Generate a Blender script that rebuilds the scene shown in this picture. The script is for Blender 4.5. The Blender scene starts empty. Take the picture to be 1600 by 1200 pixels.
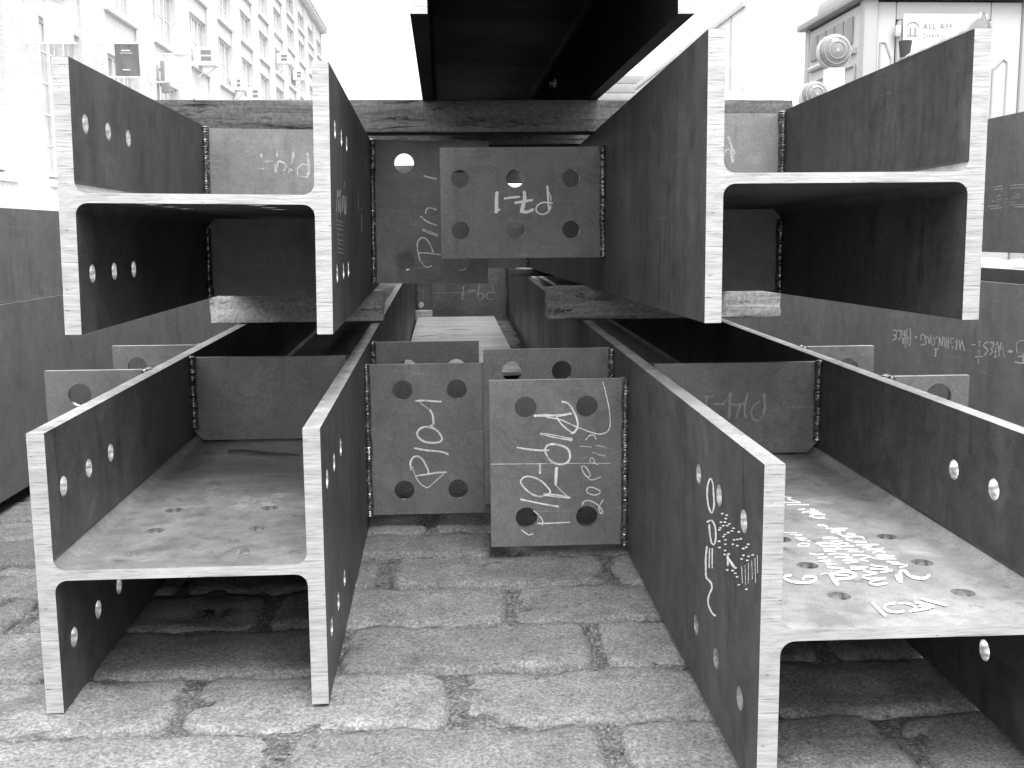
import bpy, bmesh, math, random
from mathutils import Vector, Matrix, noise
from mathutils.geometry import tessellate_polygon
random.seed(7)
R = math.radians
H = 0.63                      # eye level above the street below the camera
sc = bpy.context.scene
C = sc.collection

# ------------------------------------------------------------------ camera, sky, sun, exposure
cam_d = bpy.data.cameras.new('camera')
cam = bpy.data.objects.new('camera', cam_d); C.objects.link(cam); sc.camera = cam
cam_d.sensor_width = 36.0; cam_d.lens = 36.0 * 1680 / 1600
cam_d.clip_start = 0.05; cam_d.clip_end = 1500
_ca, _sa = math.cos(R(-.9)), math.sin(R(-.9)); _cb, _sb = math.cos(R(7.95)), math.sin(R(7.95)); _cc, _sc = math.cos(R(3.5)), math.sin(R(3.5))
_Rz = Matrix(((_cc, -_sc, 0), (_sc, _cc, 0), (0, 0, 1)))
_Rx = Matrix(((1, 0, 0), (0, _cb, -_sb), (0, _sb, _cb)))
_Ry = Matrix(((_ca, 0, _sa), (0, 1, 0), (-_sa, 0, _ca)))
_W = (_Rz @ _Rx @ _Ry).transposed()          # camera (right, forward, up) -> street axes
_r, _f, _u = _W.col[0], _W.col[1], _W.col[2]
cam.matrix_world = Matrix(((_r.x, _u.x, -_f.x, 0), (_r.y, _u.y, -_f.y, 0), (_r.z, _u.z, -_f.z, H), (0, 0, 0, 1)))

SUN_EL, SUN_AZ = 60, 162        # degrees; azimuth clockwise from +y: behind the camera, to the right
world = bpy.data.worlds.new('World'); sc.world = world; world.use_nodes = True
wt = world.node_tree; wt.nodes.clear()
sky = wt.nodes.new('ShaderNodeTexSky'); sky.sky_type = 'NISHITA'; sky.sun_disc = False
sky.sun_elevation = R(SUN_EL); sky.sun_rotation = R(SUN_AZ); sky.dust_density = 6.0; sky.air_density = 1.0
bw = wt.nodes.new('ShaderNodeRGBToBW')
mixv = wt.nodes.new('ShaderNodeMix'); mixv.data_type = 'FLOAT'; mixv.inputs[0].default_value = 0.92
# overcast cloud cover, three times brighter overhead than at the horizon (CIE overcast sky)
wc = wt.nodes.new('ShaderNodeTexCoord'); ws = wt.nodes.new('ShaderNodeSeparateXYZ'); wt.links.new(wc.outputs['Generated'], ws.inputs[0])
wm = wt.nodes.new('ShaderNodeMapRange'); wm.inputs['From Min'].default_value = 0; wm.inputs['From Max'].default_value = 1
wm.inputs['To Min'].default_value = 4.6; wm.inputs['To Max'].default_value = 16.5; wt.links.new(ws.outputs[2], wm.inputs['Value']); wt.links.new(wm.outputs[0], mixv.inputs[3])
bg = wt.nodes.new('ShaderNodeBackground'); bg.inputs[1].default_value = 0.15
wo = wt.nodes.new('ShaderNodeOutputWorld')
wt.links.new(sky.outputs[0], bw.inputs[0]); wt.links.new(bw.outputs[0], mixv.inputs[2])
wt.links.new(mixv.outputs[0], bg.inputs[0]); wt.links.new(bg.outputs[0], wo.inputs[0])
sun_d = bpy.data.lights.new('sun', 'SUN'); sun_d.energy = 1.25; sun_d.angle = R(24); sun_d.color = (1, 1, 1)
sun = bpy.data.objects.new('sun', sun_d); C.objects.link(sun)
_d = Vector((math.sin(R(SUN_AZ)) * math.cos(R(SUN_EL)), math.cos(R(SUN_AZ)) * math.cos(R(SUN_EL)), math.sin(R(SUN_EL))))
sun.rotation_euler = _d.to_track_quat('Z', 'Y').to_euler(); sun.location = (0, 0, 30)
vs = sc.view_settings; vs.view_transform = 'Standard'; vs.look = 'None'; vs.gamma = 1; vs.use_curve_mapping = False
vs.exposure = 0.9

# ------------------------------------------------------------------ materials
def mat(name, base=(.3,), rough=.6, metal=0., spec=.5):
    m = bpy.data.materials.new(name); m.use_nodes = True
    b = m.node_tree.nodes['Principled BSDF']
    v = base[0]; b.inputs['Base Color'].default_value = (v, v, v, 1)
    b.inputs['Roughness'].default_value = rough; b.inputs['Metallic'].default_value = metal
    b.inputs['Specular IOR Level'].default_value = spec
    return m, m.node_tree, b
def N(t, ty, **k):
    n = t.nodes.new(ty)
    for a, v in k.items(): setattr(n, a, v)
    return n
def coords(t, scale=(1, 1, 1), which='Object'):
    tc = N(t, 'ShaderNodeTexCoord'); mp = N(t, 'ShaderNodeMapping'); mp.inputs['Scale'].default_value = scale
    t.links.new(tc.outputs[which], mp.inputs[0]); return mp.outputs[0]
def noise_n(t, vec, scale, detail=6, rough=.6, dist=0.):
    n = N(t, 'ShaderNodeTexNoise'); n.inputs['Scale'].default_value = scale; n.inputs['Detail'].default_value = detail
    n.inputs['Roughness'].default_value = rough; n.inputs['Distortion'].default_value = dist
    t.links.new(vec, n.inputs['Vector']); return n.outputs['Fac']
def ramp(t, f, stops):
    r = N(t, 'ShaderNodeValToRGB'); e = r.color_ramp.elements
    while len(e) < len(stops): e.new(.5)
    for k, (p, v) in enumerate(stops): e[k].position = p; e[k].color = (v, v, v, 1)
    t.links.new(f, r.inputs[0]); return r.outputs[0]
def mul(t, a, b, op='MULTIPLY'):
    n = N(t, 'ShaderNodeMath', operation=op)
    for i, x in enumerate((a, b)):
        if isinstance(x, (int, float)): n.inputs[i].default_value = x
        else: t.links.new(x, n.inputs[i])
    return n.outputs[0]
def bump(t, b, h, strength=.3, dist=.002):
    n = N(t, 'ShaderNodeBump'); n.inputs['Strength'].default_value = strength; n.inputs['Distance'].default_value = dist
    t.links.new(h, n.inputs['Height']); t.links.new(n.outputs[0], b.inputs['Normal']); return n

def steel(name, lo, hi, rough=.5, spec=.5, stain=.5, metal=.0, blot=2.2, tex=1., cloud=0.):
    """dark mill scale: cloudy tone, runs, fine speckle and a few scratches"""
    m, t, b = mat(name, (.1,), rough, metal, spec)
    oi = N(t, 'ShaderNodeObjectInfo'); ofs = N(t, 'ShaderNodeVectorMath', operation='ADD')
    vo = coords(t); rnd = N(t, 'ShaderNodeVectorMath', operation='SCALE'); rnd.inputs[0].default_value = (7, 13, 5)
    t.links.new(oi.outputs['Random'], rnd.inputs['Scale']); t.links.new(vo, ofs.inputs[0]); t.links.new(rnd.outputs[0], ofs.inputs[1]); v = ofs.outputs[0]
    big = noise_n(t, v, blot, 7, .62, .4)
    mp = N(t, 'ShaderNodeMapping'); mp.inputs['Scale'].default_value = (14, 14, 1.6); t.links.new(v, mp.inputs[0])
    runs = noise_n(t, mp.outputs[0], 1.3, 5, .6)
    fine = noise_n(t, v, 420, 3, .7)
    mp2 = N(t, 'ShaderNodeMapping'); mp2.inputs['Scale'].default_value = (3, 2, 60); mp2.inputs['Rotation'].default_value = (.25, .1, 0); t.links.new(v, mp2.inputs[0])
    scr = noise_n(t, mp2.outputs[0], 2.0, 8, .75)
    a = ramp(t, big, [(.26, lo), (.5, (lo + hi) * .5), (.72, hi)])
    a = mul(t, a, ramp(t, runs, [(.3, 1 - .45 * stain), (.52, 1), (.75, 1 + .28 * stain)]))
    a = mul(t, a, ramp(t, fine, [(.25, .72), (.55, 1.), (.8, 1.5)]))
    a = mul(t, a, ramp(t, scr, [(.62, 1.), (.66, 1.5), (.7, 1.1)]))
    mp3 = N(t, 'ShaderNodeMapping'); mp3.inputs['Scale'].default_value = (30, 30, 3.2); t.links.new(v, mp3.inputs[0])
    drip = noise_n(t, mp3.outputs[0], 1.1, 8, .72, .3); a = mul(t, a, ramp(t, drip, [(.34, 1 - .4 * tex), (.42, 1.), (.66, 1.), (.72, 1 + .35 * tex)]))
    blo = noise_n(t, v, 11, 5, .65, .6); a = mul(t, a, ramp(t, blo, [(.33, 1 - .3 * tex), (.47, 1.), (.56, 1.), (.7, 1 + .38 * tex)]))
    mot = noise_n(t, v, 34, 6, .72); a = mul(t, a, ramp(t, mot, [(.34, 1 - .22 * tex), (.5, 1.), (.68, 1 + .2 * tex)]))
    spots = N(t, 'ShaderNodeTexVoronoi'); spots.inputs['Scale'].default_value = 46; t.links.new(v, spots.inputs['Vector'])
    a = mul(t, a, ramp(t, spots.outputs['Distance'], [(.0, 1.9), (.045, 1.35), (.07, 1.)]))
    if cloud:            # oxide clouds with darker outlines
        cl = noise_n(t, v, 7, 6, .6, .9); a = mul(t, a, ramp(t, cl, [(.40, 1.), (.455, .97), (.47, 1 - cloud), (.49, 1.), (.60, 1.0), (.62, 1 - cloud * .6), (.645, 1 + cloud * .35)]))
    t.links.new(a, b.inputs['Base Color'])
    t.links.new(ramp(t, big, [(.3, rough + .1), (.7, rough - .1)]), b.inputs['Roughness'])
    hgt = mul(t, mul(t, fine, .5), mul(t, big, .8), 'ADD')
    bump(t, b, hgt, .35, .0012)
    return m
M = {}
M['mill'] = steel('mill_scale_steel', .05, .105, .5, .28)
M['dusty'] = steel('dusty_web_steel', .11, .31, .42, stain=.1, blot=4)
M['mill_dark'] = steel('dark_mill_scale_steel', .045, .08, .55)
M['mill_side'] = steel('side_girder_steel', .15, .23, .55, stain=.25, blot=1.2, tex=.6)
M['tab'] = steel('shear_tab_steel', .15, .21, .46, stain=.1, blot=6, tex=.45, cloud=.2)
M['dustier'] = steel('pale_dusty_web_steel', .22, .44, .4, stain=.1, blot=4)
M['rgird'] = steel('greyer_girder_steel', .24, .36, .55, stain=.25, blot=1.2, tex=.6)
M['stiff'] = steel('stiffener_plate_steel', .19, .29, .5, stain=.1, blot=5, tex=.5, cloud=.12)
M['black'] = steel('underside_shade_steel', .010, .018, .65, .1)  # shade on the top column's underside is put into this colour
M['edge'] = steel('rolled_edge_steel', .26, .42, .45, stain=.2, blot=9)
def cut_mat():
    m, t, b = mat('saw_cut_steel', (.72,), .38, .35, .5)
    v = coords(t, (22, 22, 420)); st = noise_n(t, v, 1., 5, .7, .3)
    v2 = coords(t, (9, 9, 60)); st2 = noise_n(t, v2, 1., 4, .6, .5)
    v3 = coords(t, (70, 70, 240)); burr = noise_n(t, v3, 1., 3, .6)
    a = ramp(t, st, [(.3, .22), (.44, .5), (.7, .66)])
    a = mul(t, a, ramp(t, st2, [(.3, .7), (.55, 1.0)]))
    a = mul(t, a, ramp(t, burr, [(.26, .25), (.36, 1.0)]))
    t.links.new(a, b.inputs['Base Color']); bump(t, b, st, .5, .0008); return m
M['cut'] = cut_mat()
m, t, b = mat('drilled_bore_steel', (.85,), .27, .92)
z = noise_n(t, coords(t, (40, 40, 40)), 3., 3, .6); t.links.new(ramp(t, z, [(.3, .6), (.6, .9)]), b.inputs['Base Color']); M['bore'] = m
m, t, b = mat('weld_metal', (.16,), .24, .7)
z = noise_n(t, coords(t), 160, 3, .6); t.links.new(ramp(t, z, [(.35, .06), (.58, .2), (.7, .7)]), b.inputs['Base Color']); M['weld'] = m
def chalk_mat(name, val, cover):
    m, t, b = mat(name, (val,), .95, 0, .1)
    v = coords(t); f1 = noise_n(t, v, 900, 2, .6); f2 = noise_n(t, v, 60, 3, .6)
    s = mul(t, mul(t, f1, .7), mul(t, f2, .3), 'ADD')
    al = ramp(t, s, [(cover, .15), (cover + .07, 1.)]); t.links.new(al, b.inputs['Alpha'])
    return m
M['chalk'] = chalk_mat('white_chalk', .84, .41)
M['chalk_thin'] = chalk_mat('rubbed_chalk', .62, .46)
M['chalk_dull'] = chalk_mat('faded_chalk', .34, .40)
M['paint'] = chalk_mat('white_paint_stick', .9, .2)

def wood_mat(name, lo, hi, grain=(2, 40, 40)):
    m, t, b = mat(name, (.2,), .85, 0, .2)
    v = coords(t, grain); g = noise_n(t, v, 1.4, 8, .68, .8)
    v2 = coords(t, (grain[0] * 1.2, grain[1] * .45, grain[2] * .45)); cr = noise_n(t, v2, 1.6, 7, .75, 1.0)
    f = noise_n(t, coords(t), 130, 4, .7)
    a = ramp(t, g, [(.3, lo), (.5, (lo + hi) / 2), (.72, hi)])
    a = mul(t, a, ramp(t, f, [(.3, .6), (.6, 1.1), (.8, 1.4)]))
    a = mul(t, a, ramp(t, cr, [(.36, .25), (.42, 1.)]))
    t.links.new(a, b.inputs['Base Color'])
    hh = mul(t, mul(t, g, .6), ramp(t, cr, [(.36, 0.), (.42, .5)]), 'ADD'); hh = mul(t, hh, mul(t, f, .4), 'ADD')
    bump(t, b, hh, .8, .004); return m
M['timber'] = wood_mat('weathered_timber', .075, .20)
M['paleblock'] = wood_mat('pale_block', .5, .85, (3, 30, 30))
M['block'] = wood_mat('rough_sawn_block', .3, .62, (3, 55, 55))
M['ply'] = wood_mat('pale_plywood', .45, .8, (1.2, 9, 9))

def stone_mat():
    m, t, b = mat('granite_sett', (.3,), .85, 0, .25)
    oi = N(t, 'ShaderNodeObjectInfo'); geo = N(t, 'ShaderNodeNewGeometry')
    v = geo.outputs['Position']
    n1 = noise_n(t, v, 13, 7, .7, .5); n2 = noise_n(t, v, 260, 3, .7); n3 = noise_n(t, v, 85, 5, .75); pit = N(t, 'ShaderNodeTexVoronoi'); pit.inputs['Scale'].default_value = 210; t.links.new(v, pit.inputs['Vector'])
    a = ramp(t, n1, [(.3, .15), (.5, .21), (.62, .25), (.75, .33)])
    a = mul(t, a, ramp(t, n2, [(.32, .62), (.5, 1.), (.68, 1.5)]))
    a = mul(t, a, ramp(t, n3, [(.33, .74), (.5, 1.0), (.7, 1.15)]))
    a = mul(t, a, ramp(t, oi.outputs['Random'], [(0, .84), (1, 1.15)])); a = mul(t, a, ramp(t, pit.outputs['Distance'], [(.05, 1.6), (.14, 1.05), (.5, 1.), (.8, .72)]))
    t.links.new(a, b.inputs['Base Color'])
    hh = mul(t, mul(t, n3, .8), mul(t, n2, .3), 'ADD'); bump(t, b, hh, .7, .006); return m
M['stone'] = stone_mat()
m, t, b = mat('joint_grit', (.2,), .95, 0, .1)
g = N(t, 'ShaderNodeNewGeometry'); z = noise_n(t, g.outputs['Position'], 190, 4, .7); z2 = noise_n(t, g.outputs['Position'], 25, 4, .6)
t.links.new(mul(t, ramp(t, z, [(.3, .05), (.55, .2), (.72, .5)]), ramp(t, z2, [(.3, .5), (.7, 1.2)])), b.inputs['Base Color']); bump(t, b, z, .9, .006); M['grit'] = m
m, t, b = mat('street_surface', (.24,), .9, 0, .2)
g = N(t, 'ShaderNodeNewGeometry'); br = N(t, 'ShaderNodeTexBrick'); br.inputs['Scale'].default_value = 1.; br.inputs['Brick Width'].default_value = .36; br.inputs['Row Height'].default_value = .175; br.inputs['Mortar Size'].default_value = .012
br.inputs['Color1'].default_value = (.09, .09, .09, 1); br.inputs['Color2'].default_value = (.13, .13, .13, 1); br.inputs['Mortar'].default_value = (.08, .08, .08, 1)
t.links.new(g.outputs['Position'], br.inputs['Vector']); z = noise_n(t, g.outputs['Position'], 60, 5, .7)
mx = N(t, 'ShaderNodeMix', data_type='RGBA', blend_type='MULTIPLY'); mx.inputs[0].default_value = 1
t.links.new(br.outputs['Color'], mx.inputs[6]); t.links.new(ramp(t, z, [(.3, .6), (.7, 1.3)]), mx.inputs[7]); t.links.new(mx.outputs[2], b.inputs['Base Color']); M['street'] = m
m, t, b = mat('pavement_concrete', (.45,), .9); z = noise_n(t, coords(t), 3, 6, .7); t.links.new(ramp(t, z, [(.3, .38), (.7, .52)]), b.inputs['Base Color']); M['pave'] = m
def brick_mat(name, v1, v2, vm):
    m, t, b = mat(name, (.4,), .9, 0, .2)
    g = N(t, 'ShaderNodeNewGeometry'); sp = N(t, 'ShaderNodeSeparateXYZ'); cb = N(t, 'ShaderNodeCombineXYZ'); t.links.new(g.outputs['Position'], sp.inputs[0])
    t.links.new(mul(t, sp.outputs[0], sp.outputs[1], 'ADD'), cb.inputs[0]); t.links.new(sp.outputs[2], cb.inputs[1])
    br = N(t, 'ShaderNodeTexBrick'); br.inputs['Scale'].default_value = 1; br.inputs['Brick Width'].default_value = .21; br.inputs['Row Height'].default_value = .0677; br.inputs['Mortar Size'].default_value = .008
    for nme, vv in (('Color1', v1), ('Color2', v2), ('Mortar', vm)): br.inputs[nme].default_value = (vv, vv, vv, 1)
    t.links.new(cb.outputs[0], br.inputs['Vector'])
    z = noise_n(t, g.outputs['Position'], 1.2, 5, .6); mx = N(t, 'ShaderNodeMix', data_type='RGBA', blend_type='MULTIPLY'); mx.inputs[0].default_value = 1
    t.links.new(br.outputs['Color'], mx.inputs[6]); t.links.new(ramp(t, z, [(.3, .9), (.7, 1.08)]), mx.inputs[7]); t.links.new(mx.outputs[2], b.inputs['Base Color']); return m
M['brick'] = brick_mat('pale_brick', .56, .64, .72)
M['brick_dark'] = brick_mat('jamb_brick', .42, .5, .6)
def plain(name, v, rough=.7, metal=0., spec=.4, var=.12, sc_=6):
    m, t, b = mat(name, (v,), rough, metal, spec); z = noise_n(t, coords(t), sc_, 5, .6)
    t.links.new(ramp(t, z, [(.3, v * (1 - var)), (.7, v * (1 + var))]), b.inputs['Base Color']); return m
M['limestone'] = plain('pale_limestone', .68); M['winframe'] = plain('window_frame_paint', .7, .5); M['glass'] = plain('window_glass', .55, .15, .3, .8, .2, .6)
M['white'] = plain('white_enamel', .8, .4, var=.03); M['grille'] = plain('dark_grille', .25, .6); M['banner'] = plain('white_banner_cloth', .8, .9, var=.02)
M['sign'] = plain('grey_sign_panel', .30, .6, var=.04); M['plastic'] = plain('pale_moulded_plastic', .42, .45, var=.04, sc_=2); M['plastic2'] = plain('paler_plastic', .52, .45, var=.03)
M['lens'] = plain('amber_lens_plastic', .24, .2, 0, .6, .2, 60); M['dark'] = plain('dark_plastic', .06, .5); M['letter'] = plain('grey_lettering', .28, .6)
M['trailer'] = plain('white_trailer_panel', .8, .4, var=.03, sc_=1); M['slat'] = plain('grey_slat', .3, .5); M['roof'] = plain('grey_roof_plastic', .35, .5)

# ------------------------------------------------------------------ mesh helpers
def obj(name, bm, mats, parent=None, angle=40, loc=None):
    me = bpy.data.meshes.new(name); bm.normal_update(); bm.to_mesh(me); bm.free()
    for x in (mats if isinstance(mats, (list, tuple)) else [mats]): me.materials.append(M[x])
    if angle:
        me.polygons.foreach_set('use_smooth', [True] * len(me.polygons)); me.set_sharp_from_angle(angle=R(angle))
    o = bpy.data.objects.new(name, me); C.objects.link(o)
    if parent: o.parent = parent
    if loc: o.location = loc
    return o
def empty(name, label, cat, loc=(0, 0, 0), rot=None, group=None):
    o = bpy.data.objects.new(name, None); C.objects.link(o); o.location = loc; o.empty_display_size = .1
    if rot is not None: o.rotation_euler = rot
    o['label'] = label; o['category'] = cat
    if group: o['group'] = group
    return o
def tag(o, label, cat, group=None):
    o['label'] = label; o['category'] = cat
    if group: o['group'] = group
    return o
def kind(o, k): o['kind'] = k; return o
def box(bm, x0, x1, y0, y1, z0, z1, mi=0, bev=0.):
    r = bmesh.ops.create_cube(bm, size=1); vs_ = r['verts']
    for v in vs_: v.co = Vector(((x0 + x1) / 2 + v.co.x * (x1 - x0), (y0 + y1) / 2 + v.co.y * (y1 - y0), (z0 + z1) / 2 + v.co.z * (z1 - z0)))
    fs = {f for v in vs_ for f in v.link_faces}
    for f in fs: f.material_index = mi
    if bev:
        es = list({e for v in vs_ for e in v.link_edges}); q = bmesh.ops.bevel(bm, geom=es, offset=bev, segments=2, affect='EDGES', profile=.6)
        for f in q['faces']: f.material_index = mi
def cyl(bm, p0, p1, r0, r1=None, n=16, mi=0, caps=True):
    r1 = r0 if r1 is None else r1; p0, p1 = Vector(p0), Vector(p1); d = p1 - p0
    q = bmesh.ops.create_cone(bm, cap_ends=caps, segments=n, radius1=r0, radius2=r1, depth=d.length)
    mt = Matrix.Translation((p0 + p1) / 2) @ d.to_track_quat('Z', 'Y').to_matrix().to_4x4()
    for v in q['verts']: v.co = mt @ v.co
    for f in {f for v in q['verts'] for f in v.link_faces}: f.material_index = mi
def plate(bm, a0, a1, b0, b1, t0, t1, holes, place, mi_face=0, mi_bore=1, mi_edges=(0, 0, 0, 0), n=24):
    """a rectangular plate a0..a1 x b0..b1 with round holes (a, b, r), between t0 and t1; place(a, b, t) -> xyz.
    mi_edges: materials of the sides a0, a1, b0, b1"""
    loops = [[(a0, b0), (a1, b0), (a1, b1), (a0, b1)]]
    for (a, b, r) in holes: loops.append([(a + r * math.cos(-2 * math.pi * k / n), b + r * math.sin(-2 * math.pi * k / n)) for k in range(n)])
    pts = [p for l in loops for p in l]
    tris = tessellate_polygon([[Vector((p[0], p[1], 0)) for p in l] for l in loops])
    v0 = [bm.verts.new(place(a, b, t0)) for a, b in pts]; v1 = [bm.verts.new(place(a, b, t1)) for a, b in pts]
    for tr in tris:
        pa, pb, pc = (pts[i] for i in tr)
        if abs((pb[0] - pa[0]) * (pc[1] - pa[1]) - (pb[1] - pa[1]) * (pc[0] - pa[0])) < 1e-12: continue
        for vv, rev in ((v0, True), (v1, False)):
            q = [vv[i] for i in tr]
            try: f = bm.faces.new(q[::-1] if rev else q); f.material_index = mi_face
            except ValueError: pass
    s = 0
    for li, l in enumerate(loops):
        m_ = len(l)
        for k in range(m_):
            i, j = s + k, s + (k + 1) % m_
            f = bm.faces.new((v0[i], v0[j], v1[j], v1[i]))
            f.material_index = mi_bore if li else (mi_edges[2], mi_edges[1], mi_edges[3], mi_edges[0])[k]
        s += m_
    bmesh.ops.recalc_face_normals(bm, faces=bm.faces[:])

# ------------------------------------------------------------------ steel members
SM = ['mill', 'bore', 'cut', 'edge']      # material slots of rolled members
def chalk(key, parent, sign, material='chalk', lift=.0004, name='chalk_mark'):
    ax, val, strokes = CHALK[key]; bm = bmesh.new(); oth = [i for i in range(3) if i != ax]
    for k, s in enumerate(strokes):
        vv = []
        for i in range(0, len(s), 2):
            p = [0, 0, 0]; p[oth[0]] = s[i] / 1e4; p[oth[1]] = s[i + 1] / 1e4; p[ax] = val + sign * (lift + k * .000012); vv.append(bm.verts.new(p))
        for i in range(0, len(vv) - 2, 2):
            try: bm.faces.new((vv[i], vv[i + 1], vv[i + 3], vv[i + 2]))
            except ValueError: pass
    nrm = Vector((0, 0, 0)); nrm[ax] = sign
    bm.normal_update()
    for f in bm.faces:
        if f.normal.dot(nrm) < 0: f.normal_flip()
    return obj(name, bm, material, parent, angle=0)
def weld(parent, p0, p1, r=.0085, push=(0, 0, 0)):
    """a rippled bead from p0 to p1"""
    bm = bmesh.new(); p0, p1 = Vector(p0), Vector(p1); L = (p1 - p0).length; n = int(L / .0022); seg = 8; d = (p1 - p0).normalized()
    a = d.orthogonal().normalized(); b_ = d.cross(a); rings = []; sd = random.random() * 50
    for i in range(n + 1):
        u = i / n; wob = noise.noise(Vector((u * L * 30, sd, 0))); rip = abs(math.sin(u * L / .0052 * math.pi + wob * 2.5)) * .24
        rr = r * (.85 + rip + .22 * wob) * (1 if 0 < i < n else .5); c = p0 + d * (u * L) + Vector((noise.noise(Vector((u * L * 18, 3, sd))), noise.noise(Vector((u * L * 18, 9, sd))), 0)) * r * .2
        rings.append([bm.verts.new(c + (a * math.cos(2 * math.pi * k / seg) + b_ * math.sin(2 * math.pi * k / seg)) * rr) for k in range(seg)])
    for i in range(n):
        for k in range(seg): bm.faces.new((rings[i][k], rings[i][(k + 1) % seg], rings[i + 1][(k + 1) % seg], rings[i + 1][k]))
    bm.faces.new(rings[0][::-1]); bm.faces.new(rings[-1])
    return obj('weld_bead', bm, 'weld', parent, angle=60)
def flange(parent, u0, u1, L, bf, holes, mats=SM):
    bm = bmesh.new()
    plate(bm, 0, L, -bf / 2, bf / 2, u0, u1, holes, lambda a, b, t_: Vector((t_, a, b)), 0, 1, (2, 2, 0, 3))  # only upper tips get the pale edge; shade below is put into the colour
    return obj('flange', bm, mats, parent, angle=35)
def web(parent, D, tf, tw, L, holes, r=.016, mats=SM, dust='dusty'):
    bm = bmesh.new(); u0, u1 = tf + r, D - tf - r
    plate(bm, u0, u1, 0, L, -tw / 2, tw / 2, holes, lambda a, b, t_: Vector((a, b, t_)), 0, 1, (0, 0, 2, 2))
    n = 6
    for side in (0, 1):
        for sgn in (1, -1):
            pts = []
            for k in range(n + 1):
                th = math.pi / 2 * k / n
                uu = r * (1 - math.sin(th)); ww = tw / 2 + r * (1 - math.cos(th))
                pts.append((uu, ww))                       # from web plane to flange face
            us = lambda x: (tf + x) if side == 0 else (D - tf - x)
            front = [bm.verts.new((us(a), 0, sgn * b_)) for a, b_ in pts]; back = [bm.verts.new((us(a), L, sgn * b_)) for a, b_ in pts]
            for k in range(n): bm.faces.new((front[k], front[k + 1], back[k + 1], back[k])).material_index = 0
            for ring, yy in ((front, 0), (back, L)):
                c0 = bm.verts.new((us(0), yy, 0)); c1 = bm.verts.new((us(r), yy, 0))
                f = bm.faces.new(ring + [c0, c1] if True else ring); f.material_index = 2
    bmesh.ops.recalc_face_normals(bm, faces=bm.faces[:])
    bm.normal_update()
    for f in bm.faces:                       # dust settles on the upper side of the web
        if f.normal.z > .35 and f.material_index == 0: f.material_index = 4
    return obj('web', bm, list(mats) + [dust], parent, angle=35)
def member(label, pos, ang, D, bf, tf, tw, L, hl, hr, hw, group, mats=SM, dust='dusty'):
    """rolled H section lying with its web level: origin at the near end of its left flange, at web height"""
    o = empty('steel_column', label, 'steel column', (pos[0], pos[1], pos[2] + H), None, group)
    roll, pitch, yaw = (R(x) for x in ang)
    o.rotation_mode = 'XYZ'
    mt = Matrix.Rotation(yaw, 3, 'Z') @ Matrix.Rotation(pitch, 3, 'X') @ Matrix.Rotation(roll, 3, 'Y')
    o.rotation_euler = mt.to_euler('XYZ')
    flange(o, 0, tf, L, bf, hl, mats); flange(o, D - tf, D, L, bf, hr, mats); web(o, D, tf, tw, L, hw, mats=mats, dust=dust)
    return o
def stiffener(o, D, bf, tf, tw, s, th=.012, low=True, gap=.006, m_='tab'):
    r = []
    for sg in ((1, -1) if low else (1,)):
        bm = bmesh.new(); z0, z1 = tw / 2 + gap, bf / 2 - .006
        x0, x1 = tf + .002, D - tf - .002; c = .018
        pts = [(x0, z1), (x1, z1), (x1, z0 + c), (x1 - c, z0), (x0 + c, z0), (x0, z0 + c)]
        f0 = [bm.verts.new((a, s, sg * b_)) for a, b_ in pts]; f1 = [bm.verts.new((a, s + th, sg * b_)) for a, b_ in pts]
        bm.faces.new(f0); bm.faces.new(f1[::-1])
        for k in range(6):
            f = bm.faces.new((f0[k], f1[k], f1[(k + 1) % 6], f0[(k + 1) % 6])); f.material_index = 1 if k == 0 else 0
        bmesh.ops.recalc_face_normals(bm, faces=bm.faces[:])
        r.append(obj('stiffener', bm, [m_, 'edge'], o, angle=35))
        weld(o, (tf + .004, s - .004, sg * (z0 + c + .003)), (tf + .004, s - .004, sg * (z1 + .004)) )
        weld(o, (D - tf - .004, s - .004, sg * (z0 + c + .003)), (D - tf - .004, s - .004, sg * (z1 + .004)))
    return r
def shear_tab(o, u0, u1, w0, w1, s, holes, th=.012, side=1, name='shear_tab'):
    """plate standing off a flange; side +1 when the flange is at u0"""
    bm = bmesh.new(); plate(bm, u0, u1, w0, w1, s, s + th, holes, lambda a, b, t_: Vector((a, t_, b)), 0, 1, (3, 3, 3, 3), n=28)
    tb = obj(name, bm, ['tab', 'bore', 'cut', 'edge'], o, angle=35)
    x = u0 if side > 0 else u1
    for dy in (-.004, th + .004): weld(o, (x + side * .004, s + dy, w0 - .002), (x + side * .004, s + dy, w1 + .002), .0075)
    return tb

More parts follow.
